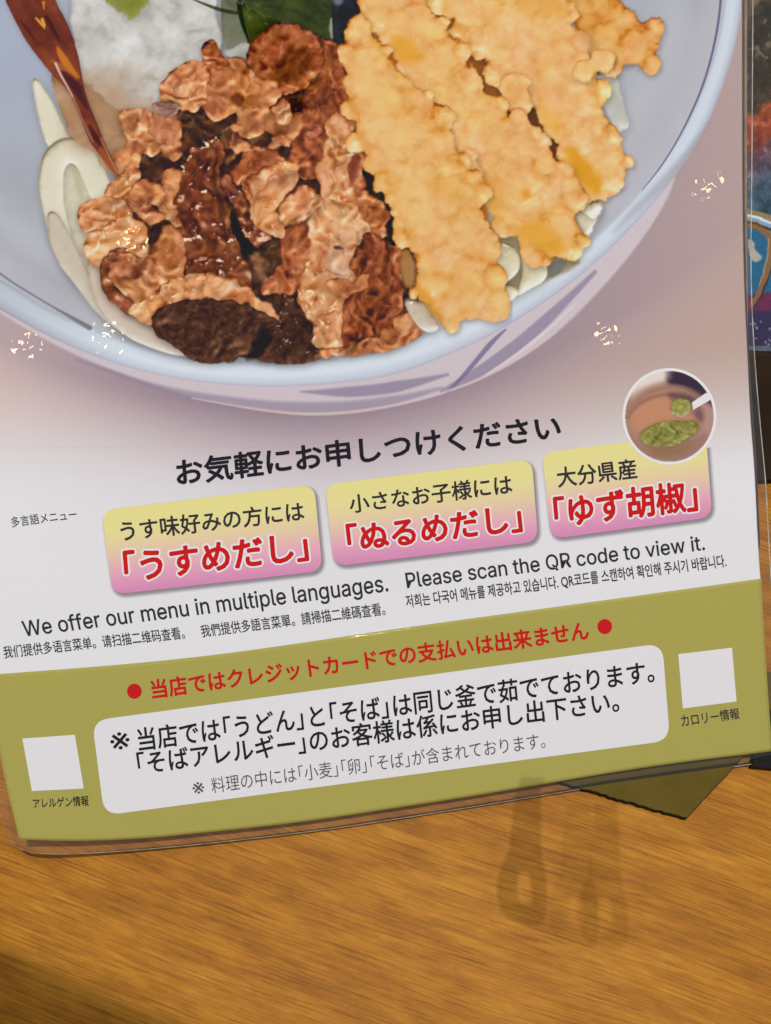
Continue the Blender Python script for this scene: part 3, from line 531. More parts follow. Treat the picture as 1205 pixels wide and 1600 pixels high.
def paint_sea(sc):
    """the other menu card showing at the right: mottled brown, orange, violet and blue picture"""
    C = Canvas(1120, -140, 1420, 560, sc); X, Y = C.X, C.Y
    n = fbm(X / 14, Y / 14, 3, 4); b = fbm(X / 22, Y / 22, 8, 4, .55, 'b'); r = fbm(X / 10, Y / 10, 11, 4, .5, 'r')
    yy = Y + 26 * (fbm(X / 40, Y / 40, 17, 3) - .5) - (X - 1180) * -.55
    t = ramp((yy + 150) / 700, [(0, (110, 92, 70)), (.2, (100, 84, 64)), (.26, (52, 46, 36)), (.40, (58, 50, 38)), (.455, (66, 52, 40)), (.475, (150, 70, 38)), (.525, (140, 62, 42)), (.55, (96, 62, 66)), (.60, (92, 80, 94)), (.64, (70, 88, 104)), (.72, (44, 72, 88)), (.80, (40, 68, 86)), (1, (46, 76, 96))])
    C.img = t * (.62 + .55 * b + .45 * (n - .35))[..., None]
    C.img += (sstep(.60, .95, r) * sstep(.45, .62, n) * sstep(170, 200, yy) * sstep(330, 260, yy) * 45)[..., None] * np.array([.8, .9, 1.])
    C.img += (sstep(.62, .8, n) * sstep(150, 60, yy) * 60)[..., None] * np.array([1, .9, .7])
    C.fill([(1110, 322), (1180, 326), (1240, 350), (1420, 360), (1420, 700), (1110, 700)], (126, 104, 74), 1.5)
    C.fill([(1110, 352), (1182, 352), (1205, 362), (1230, 400), (1420, 380), (1420, 700), (1110, 700)], (34, 84, 116), 1.2)
    C.fill([(1166, 372), (1178, 378), (1180, 392), (1192, 404), (1180, 412), (1172, 402)], (150, 146, 138), 1.2)
    C.fill([(1110, 470), (1186, 458), (1240, 456), (1420, 440), (1420, 700), (1110, 700)], (88, 34, 66), 2)
    C.fill([(1110, 492), (1186, 484), (1240, 486), (1420, 480), (1420, 700), (1110, 700)], (42, 36, 66), 3)
    C.stroke([(1150, 336), (1182, 340), (1205, 350), (1240, 372)], [4, 4.5, 5, 5], (112, 142, 170), .95, 1)
    C.stroke([(1150, 334), (1182, 338), (1205, 347)], [1, 1.4, 1], (222, 232, 238), .9, .8)
    C.stroke([(1150, 350), (1184, 354), (1206, 366), (1204, 410), (1190, 450), (1176, 476)], [4, 4, 5, 5, 5, 4], (118, 84, 52), .95, 1.2)
    C.stroke([(1150, 346), (1186, 349), (1212, 362)], [1.6, 1.6, 2], (44, 34, 28), .9, .8)
    C.stroke([(1210, 372), (1208, 412), (1194, 454), (1180, 480)], [1.5, 1.5, 1.5, 1], (40, 28, 26), .9, .8)
    C.stroke([(1200, 372), (1199, 408), (1186, 446)], [1, 1, .8], (196, 156, 104), .6, .8)
    rs = np.random.RandomState(5)
    for _ in range(26):
        x, y = 1170 + rs.rand() * 120, 496 + rs.rand() * 44
        C.stroke([(x, y), (x + rs.rand() * 2, y + rs.rand() * 2)], .8 + rs.rand() * .8, (170, 160, 180), .7, .8)
    C.wobble([(1118, -138), (1418, -138), (1418, 320), (1118, 320)], 5, 12, 250, 3)
    C.wobble([(1118, 330), (1418, 330), (1418, 558), (1118, 558)], 1.6, 14, 260, 3)
    C.img = np.clip(C.img + (np.random.RandomState(2).rand(C.h, C.w, 1) - .5) * 14, 0, 255)
    return C
# ---------------------------------------------------------------- helpers
KI = .82                                       # light falling on the sheet: ink colour = colour seen / KI
def lin(c):
    c = np.asarray(c, np.float32) / 255.0
    return np.where(c <= .04045, c / 12.92, ((c + .055) / 1.055) ** 2.4)
def ink(c): return np.clip(lin(c) / KI - .012, .004, .93)

def link(name, me, parent=None):
    o = bpy.data.objects.new(name, me); SC.collection.objects.link(o)
    if parent is not None: o.parent = parent
    return o
def empty(name, label, cat, group=None):
    o = bpy.data.objects.new(name, None); SC.collection.objects.link(o); o.empty_display_size = .02
    o['label'] = label; o['category'] = cat
    if group: o['group'] = group
    return o
def tag(o, label, cat, group=None):
    o['label'] = label; o['category'] = cat
    if group: o['group'] = group
    return o

def grid_mesh(name, P, col=None, keep=None):
    """P (h,w,3) points -> quad sheet; col (h,w,3) linear ink; keep (h,w) bool"""
    h, w = P.shape[:2]
    idx = np.arange(h * w).reshape(h, w)
    f = np.stack([idx[1:, :-1], idx[1:, 1:], idx[:-1, 1:], idx[:-1, :-1]], -1).reshape(-1, 4)
    pts = P.reshape(-1, 3); c = None if col is None else col.reshape(-1, 3)
    if keep is not None:
        k = keep.ravel(); f = f[k[f].all(1)]
        used = np.zeros(h * w, bool); used[f.ravel()] = True
        m = np.cumsum(used) - 1; f = m[f]; pts = pts[used]; c = None if c is None else c[used]
    me = bpy.data.meshes.new(name)
    me.vertices.add(len(pts)); me.vertices.foreach_set('co', pts.astype(np.float32).ravel())
    me.loops.add(f.size); me.loops.foreach_set('vertex_index', f.astype(np.int32).ravel())
    me.polygons.add(len(f)); me.polygons.foreach_set('loop_start', np.arange(0, f.size, 4, dtype=np.int32))
    try: me.polygons.foreach_set('loop_total', np.full(len(f), 4, np.int32))
    except Exception: pass
    me.polygons.foreach_set('use_smooth', np.ones(len(f), bool))
    me.update(calc_edges=True)
    if c is not None:
        a = me.color_attributes.new('ink', 'FLOAT_COLOR', 'POINT')
        a.data.foreach_set('color', np.concatenate([c, np.ones((len(c), 1))], 1).astype(np.float32).ravel())
    return me

def solid(o, t, off=-1):
    m = o.modifiers.new('thickness', 'SOLIDIFY'); m.thickness = t; m.offset = off; return o

# ---------------------------------------------------------------- materials
def nodes(name):
    m = bpy.data.materials.new(name); m.use_nodes = True; nt = m.node_tree
    return m, nt, nt.nodes['Principled BSDF'], (lambda t, **k: _mk(nt, t, k))
def _mk(nt, t, k):
    n = nt.nodes.new(t)
    for a, b in k.items(): setattr(n, a, b)
    return n
def gloss_bump(nt, bs, mk, fine=2.4e-6, wave=9e-5):
    """slack laminate: long soft waves and a fine crinkle, shared by everything printed on the sheet"""
    tc = mk('ShaderNodeTexCoord')
    n1 = mk('ShaderNodeTexNoise'); n1.inputs['Scale'].default_value = 34; n1.inputs['Detail'].default_value = 2
    n2 = mk('ShaderNodeTexNoise'); n2.inputs['Scale'].default_value = 480; n2.inputs['Detail'].default_value = .4
    n3 = mk('ShaderNodeTexNoise'); n3.inputs['Scale'].default_value = 26; n3.inputs['Detail'].default_value = 1
    for n in (n1, n2, n3): nt.links.new(tc.outputs['Object'], n.inputs['Vector'])
    mr = mk('ShaderNodeMapRange'); mr.inputs['From Min'].default_value = .35; mr.inputs['From Max'].default_value = .65; mr.inputs['To Min'].default_value = .5
    nt.links.new(n3.outputs['Fac'], mr.inputs['Value'])
    mu = mk('ShaderNodeMath', operation='MULTIPLY'); nt.links.new(n2.outputs['Fac'], mu.inputs[0]); nt.links.new(mr.outputs[0], mu.inputs[1])
    b1 = mk('ShaderNodeBump'); b1.inputs['Distance'].default_value = wave
    b2 = mk('ShaderNodeBump'); b2.inputs['Distance'].default_value = fine
    nt.links.new(n1.outputs['Fac'], b1.inputs['Height']); nt.links.new(mu.outputs[0], b2.inputs['Height'])
    nt.links.new(b1.outputs['Normal'], b2.inputs['Normal']); nt.links.new(b2.outputs['Normal'], bs.inputs['Normal'])
def print_mat(name, rgb=None, fine=3.2e-5, wave=7e-5, rough=.02):
    m, nt, bs, mk = nodes(name)
    if rgb is None:
        at = mk('ShaderNodeVertexColor'); at.layer_name = 'ink'; nt.links.new(at.outputs['Color'], bs.inputs['Base Color'])
    else: bs.inputs['Base Color'].default_value = (*[float(x) for x in ink(rgb)], 1)
    bs.inputs['Roughness'].default_value = rough
    bs.inputs['IOR'].default_value = 1.5
    gloss_bump(nt, bs, mk, fine, wave)
    return m
M_PRINT = print_mat('printed_sheet')
M_BLACK = print_mat('black_ink', (36, 34, 40))
M_DGREY = print_mat('dark_grey_ink', (52, 50, 56))
M_GREY = print_mat('grey_ink', (84, 82, 88))
M_RED = print_mat('red_ink', (200, 10, 26))
M_REDB = print_mat('red_ink_on_olive', (196, 20, 24))
M_HALO = print_mat('white_outline_ink', (246, 226, 230))
M_WHITE = print_mat('white_paper', (225, 222, 225))
M_OLIVE = print_mat('olive_ink', (169, 161, 84))

def film_mat():
    m, nt, bs, mk = nodes('clear_laminate')
    tr = mk('ShaderNodeBsdfTransparent'); tr.inputs[0].default_value = (.93, .91, .90, 1)
    gl = mk('ShaderNodeBsdfGlossy'); gl.inputs['Roughness'].default_value = .08; gl.inputs['Color'].default_value = (1, 1, 1, 1)
    df = mk('ShaderNodeBsdfDiffuse'); df.inputs[0].default_value = (.62, .58, .60, 1)
    lw = mk('ShaderNodeFresnel'); lw.inputs['IOR'].default_value = 1.5
    n = mk('ShaderNodeTexNoise'); n.inputs['Scale'].default_value = 55; n.inputs['Detail'].default_value = 3
    tc = mk('ShaderNodeTexCoord'); nt.links.new(tc.outputs['Object'], n.inputs['Vector'])
    b = mk('ShaderNodeBump'); b.inputs['Distance'].default_value = 4e-4; nt.links.new(n.outputs['Fac'], b.inputs['Height'])
    nt.links.new(b.outputs[0], gl.inputs['Normal']); nt.links.new(b.outputs[0], lw.inputs['Normal'])
    m1 = mk('ShaderNodeMixShader'); m1.inputs[0].default_value = .03
    nt.links.new(tr.outputs[0], m1.inputs[1]); nt.links.new(df.outputs[0], m1.inputs[2])
    m2 = mk('ShaderNodeMixShader'); nt.links.new(lw.outputs[0], m2.inputs[0]); nt.links.new(m1.outputs[0], m2.inputs[1]); nt.links.new(gl.outputs[0], m2.inputs[2])
    nt.links.new(m2.outputs[0], nt.nodes['Material Output'].inputs['Surface'])
    return m
M_FILM = film_mat()

def wood_mat():
    m, nt, bs, mk = nodes('wood_laminate')
    tc = mk('ShaderNodeTexCoord'); mp = mk('ShaderNodeMapping'); mp.inputs['Rotation'].default_value = (0, 0, math.radians(19))
    nt.links.new(tc.outputs['Object'], mp.inputs['Vector'])
    # slow bend of the grain
    nw = mk('ShaderNodeTexNoise'); nw.inputs['Scale'].default_value = 5; nw.inputs['Detail'].default_value = 2
    nt.links.new(mp.outputs[0], nw.inputs['Vector'])
    ad = mk('ShaderNodeVectorMath', operation='MULTIPLY_ADD'); ad.inputs[1].default_value = (0, .012, 0)
    nt.links.new(nw.outputs['Color'], ad.inputs[0]); nt.links.new(mp.outputs[0], ad.inputs[2])
    def streak(sx, sy, det, rough=.55):
        mm = mk('ShaderNodeMapping'); mm.inputs['Scale'].default_value = (sx, sy, 1)
        n = mk('ShaderNodeTexNoise'); n.inputs['Scale'].default_value = 1; n.inputs['Detail'].default_value = det; n.inputs['Roughness'].default_value = rough
        nt.links.new(ad.outputs[0], mm.inputs[0]); nt.links.new(mm.outputs[0], n.inputs['Vector']); return n.outputs['Fac']
    band = streak(3, 36, 3); fibre = streak(32, 1150, 3, .75); pore = streak(45, 1500, 2, .5); spot = streak(45, 170, 4, .7)
    line = streak(6, 270, 2, .5); lb = mk('ShaderNodeMath', operation='PINGPONG'); lb.inputs[1].default_value = .055; nt.links.new(line, lb.inputs[0])
    lm = mk('ShaderNodeMapRange'); lm.inputs['From Min'].default_value = 0; lm.inputs['From Max'].default_value = .016; lm.inputs['To Min'].default_value = .52; lm.inputs['To Max'].default_value = 0; nt.links.new(lb.outputs[0], lm.inputs[0])
    cr = mk('ShaderNodeValToRGB'); e = cr.color_ramp.elements
    e[0].position = .28; e[0].color = (.235, .076, .0050, 1); e[1].position = .70; e[1].color = (.670, .298, .0270, 1)
    x = e.new(.5); x.color = (.475, .182, .0125, 1)
    mx = mk('ShaderNodeMath', operation='MULTIPLY_ADD'); mx.inputs[1].default_value = .40
    nt.links.new(fibre, mx.inputs[0])
    m2 = mk('ShaderNodeMath', operation='MULTIPLY_ADD'); m2.inputs[1].default_value = .40; m2.inputs[2].default_value = .10
    nt.links.new(band, m2.inputs[0]); nt.links.new(m2.outputs[0], mx.inputs[2])
    m3 = mk('ShaderNodeMath', operation='MULTIPLY_ADD'); m3.inputs[1].default_value = .62; m3.inputs[2].default_value = -.31
    nt.links.new(spot, m3.inputs[0]); m4 = mk('ShaderNodeMath', operation='ADD'); nt.links.new(mx.outputs[0], m4.inputs[0]); nt.links.new(m3.outputs[0], m4.inputs[1])
    nt.links.new(m4.outputs[0], cr.inputs[0])
    pr = mk('ShaderNodeMapRange'); pr.inputs['From Min'].default_value = .56; pr.inputs['From Max'].default_value = .66; pr.inputs['To Max'].default_value = .42
    nt.links.new(pore, pr.inputs[0])
    mc = mk('ShaderNodeMix', data_type='RGBA'); mc.inputs[7].default_value = (.16, .045, .006, 1)
    nt.links.new(pr.outputs[0], mc.inputs[0]); nt.links.new(cr.outputs[0], mc.inputs[6])
    mf = mk('ShaderNodeMath', operation='MULTIPLY'); nt.links.new(lm.outputs[0], mf.inputs[0]); nt.links.new(spot, mf.inputs[1])
    ml = mk('ShaderNodeMix', data_type='RGBA'); ml.inputs[7].default_value = (.13, .035, .004, 1)
    nt.links.new(mf.outputs[0], ml.inputs[0]); nt.links.new(mc.outputs[2], ml.inputs[6])
    nt.links.new(ml.outputs[2], bs.inputs['Base Color'])
    rr = mk('ShaderNodeMapRange'); rr.inputs['To Min'].default_value = .46; rr.inputs['To Max'].default_value = .62; nt.links.new(fibre, rr.inputs[0]); nt.links.new(rr.outputs[0], bs.inputs['Roughness'])
    bs.inputs['Specular IOR Level'].default_value = .16
    bp = mk('ShaderNodeBump'); bp.inputs['Distance'].default_value = 2e-5; nt.links.new(fibre, bp.inputs['Height']); nt.links.new(bp.outputs[0], bs.inputs['Normal'])
    return m
M_WOOD = wood_mat()

def plain(name, rgb, rough=.5, var=.25, scale=300, bump=2e-5, spec=.5):
    m, nt, bs, mk = nodes(name)
    tc = mk('ShaderNodeTexCoord'); n = mk('ShaderNodeTexNoise'); n.inputs['Scale'].default_value = scale; n.inputs['Detail'].default_value = 4
    nt.links.new(tc.outputs['Object'], n.inputs['Vector'])
    cr = mk('ShaderNodeValToRGB'); e = cr.color_ramp.elements
    e[0].position = .3; e[0].color = (*[c * (1 - var) for c in rgb], 1); e[1].position = .7; e[1].color = (*[c * (1 + var) for c in rgb], 1)
    nt.links.new(n.outputs['Fac'], cr.inputs[0]); nt.links.new(cr.outputs[0], bs.inputs['Base Color'])
    bs.inputs['Roughness'].default_value = rough; bs.inputs['Specular IOR Level'].default_value = spec
    b = mk('ShaderNodeBump'); b.inputs['Distance'].default_value = bump; nt.links.new(n.outputs['Fac'], b.inputs['Height']); nt.links.new(b.outputs[0], bs.inputs['Normal'])
    return m

# ---------------------------------------------------------------- table
import bmesh
def box_mesh(name, x0, x1, y0, y1, z0, z1, bev=0):
    bm = bmesh.new()
    vs_ = [bm.verts.new((x, y, z)) for z in (z0, z1) for (x, y) in ((x0, y0), (x1, y0), (x1, y1), (x0, y1))]
    for q in ((3, 2, 1, 0), (4, 5, 6, 7), (0, 1, 5, 4), (1, 2, 6, 5), (2, 3, 7, 6), (3, 0, 4, 7)): bm.faces.new([vs_[i] for i in q])
    if bev: bmesh.ops.bevel(bm, geom=list(bm.edges), offset=bev, segments=2, affect='EDGES')
    me = bpy.data.meshes.new(name); bm.to_mesh(me); bm.free(); return me
def prism_mesh(name, pts, z0, z1, jit=0, seed=0):
    """upright slab over a flat outline (list of xy)"""
    rs = np.random.RandomState(seed); P = [(x + jit * (rs.rand() - .5), y + jit * (rs.rand() - .5)) for x, y in pts]
    bm = bmesh.new(); lo = [bm.verts.new((x, y, z0)) for x, y in P]; hi = [bm.verts.new((x, y, z1)) for x, y in P]
    bm.faces.new(list(reversed(lo))); bm.faces.new(hi); n = len(P)
    for i in range(n): bm.faces.new((lo[i], lo[(i + 1) % n], hi[(i + 1) % n], hi[i]))
    bmesh.ops.recalc_face_normals(bm, faces=list(bm.faces))
    me = bpy.data.meshes.new(name); bm.to_mesh(me); bm.free(); return me
tb = link('wooden_table', box_mesh('wooden_table', -.70, .70, -.30, .72, -.028, 0, .003)); tb.data.materials.append(M_WOOD)
tag(tb, 'orange brown wood grain table top under the menus', 'table')

# ---------------------------------------------------------------- the laminated menu
EDGE_L = [(-190, -150), (-75, 700), (-17, 1055), (0, 1190), (30, 1312)]
EDGE_R = [(1160, -150), (1160, 0), (1160, 300), (1163, 450), (1168, 550), (1173, 660), (1179, 726), (1185, 860), (1190, 920), (1198, 1050), (1207, 1174)]
EDGE_B = [(30, 1312), (90, 1314), (150, 1314), (230, 1310), (300, 1303), (400, 1293), (500, 1281), (602, 1265), (728, 1246), (903, 1216), (1042, 1194), (1207, 1174)]
def along(P, n):
    P = np.array(P, float)
    for _ in range(3):
        Q = [P[0]]
        for a, b in zip(P[:-1], P[1:]): Q += [.75 * a + .25 * b, .25 * a + .75 * b]
        P = np.array(Q + [P[-1]])
    s = np.r_[0, np.cumsum(np.linalg.norm(np.diff(P, axis=0), axis=1))]
    t = np.linspace(0, s[-1], n); return np.stack([np.interp(t, s, P[:, 0]), np.interp(t, s, P[:, 1])], -1)
def coons(top, bot, left, right, nu, nv):
    T, B, L, R = along(top, nu), along(bot, nu), along(left, nv), along(right, nv)
    s = np.linspace(0, 1, nu)[None, :, None]; t = np.linspace(0, 1, nv)[:, None, None]
    return ((1 - t) * T[None] + t * B[None] + (1 - s) * L[:, None] + s * R[:, None]
            - ((1 - t) * (1 - s) * T[0] + (1 - t) * s * T[-1] + t * (1 - s) * B[0] + t * s * B[-1]))
def rquad(q, r, nu=40, nv=40):
    """pixel grid over a rounded four-sided field (TL, TR, BR, BL); returns px grid and inside mask distance"""
    TL, TR, BR, BL = [np.array(p, float) for p in q]
    s = np.linspace(0, 1, nu)[None, :, None]; t = np.linspace(0, 1, nv)[:, None, None]
    return (1 - t) * ((1 - s) * TL + s * TR) + t * ((1 - s) * BL + s * BR)
def round_outline(q, r, k=7):
    out = []; P = [np.array(p, float) for p in q]
    for i in range(4):
        a, b, c = P[i - 1], P[i], P[(i + 1) % 4]
        ri = r if np.isscalar(r) else r[i]
        if ri <= 0: out.append(b); continue
        p0 = b + (a - b) / np.linalg.norm(a - b) * ri; p2 = b + (c - b) / np.linalg.norm(c - b) * ri
        for t in np.linspace(0, 1, k): out.append((1 - t) ** 2 * p0 + 2 * t * (1 - t) * (b * .9 + (p0 + p2) / 2 * .1) + t * t * p2)
    return np.array(out)
LAY = 4e-5                                     # thickness of one printed layer
def field_mesh(name, outline, lift, step=9, colfn=None):
    """flat printed field with a given pixel outline, cut into small faces so it follows the sheet"""
    bm = bmesh.new(); P = np.array(outline)
    bm.faces.new([bm.verts.new((x, y, 0)) for x, y in P])
    x0, y0 = P.min(0); x1, y1 = P.max(0)
    for ax, lo, hi in ((0, x0, x1), (1, y0, y1)):
        for c in np.arange(lo + step, hi - .5, step):
            co = [0, 0, 0]; no = [0, 0, 0]; co[ax] = c; no[ax] = 1
            bmesh.ops.bisect_plane(bm, geom=list(bm.verts) + list(bm.edges) + list(bm.faces), plane_co=co, plane_no=no)
    px = np.array([v.co[:2] for v in bm.verts]); W = sheet(px[:, 0], px[:, 1], lift)
    for v, p in zip(bm.verts, W): v.co = p
    bmesh.ops.recalc_face_normals(bm, faces=list(bm.faces))
    bm.normal_update()
    fs = list(bm.faces)
    if sum(f.normal.dot(N.tolist()) if False else float(np.dot(f.normal, N)) for f in fs) < 0: bmesh.ops.reverse_faces(bm, faces=fs)
    me = bpy.data.meshes.new(name); bm.to_mesh(me); bm.free()
    me.polygons.foreach_set('use_smooth', np.ones(len(me.polygons), bool))
    if colfn is not None:
        a = me.color_attributes.new('ink', 'FLOAT_COLOR', 'POINT'); c = ink(colfn(px[:, 0], px[:, 1]))
        a.data.foreach_set('color', np.concatenate([c, np.ones((len(c), 1))], 1).astype(np.float32).ravel())
    return me
def field(name, outline, lift, mat, parent, step=9, colfn=None, label=None):
    o = link(name, field_mesh(name, outline, lift, step, colfn), parent); o.data.materials.append(mat)
    if label: o['label'] = label
    return o
def latin_font():
    """Blender's own sans for the Latin lines, if it is there"""
    import os
    try: return bpy.data.fonts.load(os.path.join(bpy.utils.system_resource('DATAFILES', path='fonts'), 'Inter.woff2'))
    except Exception: return None
F_LAT = latin_font()
def lettering(name, body, quad, mat, parent, lift, bold=0.0, label=None, space=1.0, pad=0.0):
    """printed words: glyph outlines fitted into the four-cornered pixel field (TL, TR, BR, BL) on the sheet"""
    cu = bpy.data.curves.new(name, 'FONT'); cu.body = body; cu.size = 1; cu.resolution_u = 3; cu.offset = 0; cu.space_character = space
    cu.fill_mode = 'FRONT'
    if F_LAT is not None and ord(body[0]) < 128: cu.font = F_LAT
    tmp = bpy.data.objects.new(name, cu); SC.collection.objects.link(tmp)
    bpy.context.view_layer.update(); dg = bpy.context.evaluated_depsgraph_get()
    me = bpy.data.meshes.new_from_object(tmp.evaluated_get(dg))
    bpy.data.objects.remove(tmp); bpy.data.curves.remove(cu)
    co = np.empty(len(me.vertices) * 3, np.float32); me.vertices.foreach_get('co', co); co = co.reshape(-1, 3)
    mn, mx = co.min(0)[:2] - pad, co.max(0)[:2] + pad
    lifts = np.full(len(co), lift)
    if bold:                                   # heavier weight: the same glyphs again, shifted round by a hair
        sh = [(0, 0)] + [(r * math.cos(a_), r * math.sin(a_)) for r, k_ in (((bold, 8),) if bold < .04 else ((bold * .5, 8), (bold, 20))) for a_ in np.arange(k_) * 2 * math.pi / k_]
        bm = bmesh.new(); n0 = len(co); cs_ = []; lf = []
        for i, (dx, dy) in enumerate(sh):
            bm.from_mesh(me); cs_.append(co[:, :2] + np.array([dx, dy], np.float32)); lf.append(np.full(n0, lift + i * (2.4e-6 if bold < .04 else 1.1e-6)))
        bm.to_mesh(me); bm.free(); co = np.concatenate(cs_); lifts = np.concatenate(lf)
    s = ((co[:, 0] - mn[0]) / (mx[0] - mn[0]))[:, None]; t = (1 - (co[:, 1] - mn[1]) / (mx[1] - mn[1]))[:, None]
    TL, TR, BR, BL = [np.array(p, float) for p in quad]
    px = (1 - t) * ((1 - s) * TL + s * TR) + t * ((1 - s) * BL + s * BR)
    me.vertices.foreach_set('co', sheet(px[:, 0], px[:, 1], lifts).astype(np.float32).ravel()); me.update()
    me.materials.clear(); me.materials.append(mat); me.name = name
    o = link(name, me, parent)
    if label: o['label'] = label
    return o

menu = empty('laminated_menu', 'glossy laminated menu sheet with a printed noodle bowl and an olive band of writing', 'menu')
menu.location = tuple(O.tolist())
from mathutils import Matrix
def settle(root):
    """children were built in world space: keep them there under the placed root"""
    bpy.context.view_layer.update(); inv = root.matrix_world.inverted()
    for c in root.children: c.matrix_parent_inverse = inv

# paper sheet with its printed background, soft shade under the three coloured panels
PAN = [[(159, 797), (491, 757), (504, 892), (176, 929)], [(508, 757), (831, 717), (841, 846), (522, 885)], [(847, 707), (1103, 676), (1113, 808), (861, 842)]]
PAN_OUT = [round_outline(PAN[0], 20), round_outline(PAN[1], 20), round_outline(PAN[2], [20, 0, 20, 20])]
def sheet_ink(X, Y):
    c = page_ink(X, Y)
    for q in PAN_OUT:
        d = sdf(q, X - 3.0, Y - 4.0); k = sstep(-6, 2, d)[..., None] * .62
        c = c * (1 - k) + np.array([96, 84, 92], np.float32) * k
    return c
G = coons([(-190, -150), (500, -150), (1160, -150)], EDGE_B, EDGE_L, EDGE_R, 620, 730)
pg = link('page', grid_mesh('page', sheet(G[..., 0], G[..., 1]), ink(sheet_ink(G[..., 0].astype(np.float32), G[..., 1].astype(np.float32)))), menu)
pg.data.materials.append(M_PRINT); solid(pg, .0005)
OUTLINE = np.concatenate([along(EDGE_L, 40), along(EDGE_B, 40)[1:], along(EDGE_R, 40)[::-1][1:]])

# clear laminate rim round the paper: inner edge tucked just under it
def film_strip(inner, outer, n, drop_in, drop_out):
    A, B = along(inner, n), along(outer, n); rows = []
    for k, t in enumerate(np.linspace(0, 1, 9)):
        px = A * (1 - t) + B * t
        lf = drop_in * (1 - t) + drop_out * t + .00022 * math.sin(t * math.pi) * (1 if k else 0)
        rows.append(sheet(px[:, 0], px[:, 1], lf))
    return np.array(rows)
IN_L = [(x + 3, y) for x, y in EDGE_L]; OUT_L = [(-212, -150), (-97, 700), (-36, 1055), (-16, 1190), (16, 1322), (30, 1332)]
path_in = EDGE_L[:-1] + [(30, 1312)] + EDGE_B[1:-1] + [(1207, 1174)] + EDGE_R[::-1][1:]
path_out = [(-212, -150), (-97, 700), (-39, 1055), (-20, 1190), (4, 1300), (30, 1334), (100, 1337), (200, 1331), (300, 1322), (400, 1311), (500, 1299), (602, 1284), (728, 1264), (880, 1239), (988, 1221), (1150, 1199), (1215, 1189),
            (1224, 1176), (1216, 1050), (1206, 900), (1203, 858), (1198, 752), (1191, 684), (1180, 560), (1174, 430), (1176, 300), (1177, 131), (1178, 0), (1178, -150)]
# match the two paths point for point by station
def resample_pair(pi, po, n):
    po = along(po, n); pi = along(pi, 900)
    out = np.array([pi[np.argmin(((pi - q) ** 2).sum(1))] for q in po]); return out, po
pi_, po_ = resample_pair(path_in, path_out, 420)
ctr = np.array([560., 560.])
rows = []
for t in np.linspace(0, 1, 8):
    px = pi_ * (1 - t) + po_ * t
    if t == 0: px = px + (ctr - px) / np.linalg.norm(ctr - px, axis=1)[:, None] * 5
    rows.append(sheet(px[:, 0], px[:, 1], -.00062 if t == 0 else -.00055 + .00030 * math.sin(t * 3.1) - .0002 * t))
fm = link('laminate_border', grid_mesh('laminate_border', np.array(rows)), menu); fm.data.materials.append(M_FILM)

# cut edge of the laminate and the tan backing sheet showing along the right side
def strip_mesh(name, A, B, lift, n=240):
    A, B = along(A, n), along(B, n); return grid_mesh(name, np.stack([sheet(A[:, 0], A[:, 1], lift), sheet(B[:, 0], B[:, 1], lift)]))
M_CUT = plain('laminate_cut_edge', (.50, .47, .43), .25, .35, 260)
M_TAN = plain('tan_backing', (.40, .29, .17), .5, .2, 200)
M_DKB = plain('dark_backing', (.10, .085, .07), .4, .3, 200)
ce = link('laminate_edge', strip_mesh('laminate_edge', path_out, [(x + (1.5 if x > 1000 else 0), y + (.9 if y > 1150 else 0)) for x, y in path_out], -.00078), menu); ce.data.materials.append(M_CUT)
bk = link('backing_sheet', strip_mesh('backing_sheet', [(1150, -150), (1150, 300), (1152, 420), (1158, 600), (1170, 760)], [(1170.5, -150), (1170, 300), (1170.5, 420), (1172, 560), (1178, 700)], -.0011), menu); bk.data.materials.append(M_TAN)
b2 = link('inner_sheet', strip_mesh('inner_sheet', [(1150, -150), (1150, 300), (1152, 420), (1158, 600), (1170, 760), (1180, 900)], [(1166, -150), (1165.5, 300), (1167.5, 420), (1173, 570), (1184, 700), (1190, 850)], -.0009), menu); b2.data.materials.append(M_DKB)
# printed food picture
C = paint_food(.85)
keep = sdf(OUTLINE.astype(np.float32), C.X, C.Y) > 1.5
fp = link('food_photo', grid_mesh('food_photo', sheet(C.X, C.Y, LAY), ink(C.img), keep), menu); fp.data.materials.append(M_PRINT)
fp['label'] = 'printed picture of udon with simmered meat, grated radish and tempura strips in a white bowl'

# olive band, notice field, code patches
BT = [(-17, 1055), (0, 1053), (150, 1042), (300, 1028), (450, 1008), (600, 985), (900, 944), (1190, 904)]
Gb = coons(BT, EDGE_B, [(-17, 1055), (0, 1190), (30, 1312)], [(1190, 904), (1198, 1050), (1207, 1174)], 160, 50)
ob = link('olive_band', grid_mesh('olive_band', sheet(Gb[..., 0], Gb[..., 1], LAY)), menu); ob.data.materials.append(M_OLIVE); solid(ob, .00003)
NB = [(144, 1126), (1035, 1005), (1047, 1157), (163, 1274)]
nb = field('notice_panel', round_outline(NB, 24), 2 * LAY, M_WHITE, menu)
L2 = 3 * LAY
lettering('text_line', '※', [(171, 1146), (201, 1142), (204, 1169), (174, 1173)], M_BLACK, nb, L2, .0)
lettering('text_line', '当店では｢うどん｣と｢そば｣は同じ釜で茹でております。', [(214, 1138), (1020, 1031), (1023, 1066), (218, 1174)], M_BLACK, nb, L2, .016)
lettering('text_line', '｢そばアレルギー｣のお客様は係にお申し出下さい。', [(213, 1176), (965, 1077), (968, 1112), (218, 1211)], M_BLACK, nb, L2, .016)
lettering('text_line', '※', [(300, 1223), (318, 1221), (320, 1239), (302, 1241)], M_GREY, nb, L2, .0)
lettering('text_line', '料理の中には｢小麦｣｢卵｣｢そば｣が含まれております。', [(329, 1215), (850, 1144), (853, 1169), (332, 1240)], M_GREY, nb, L2, .0)
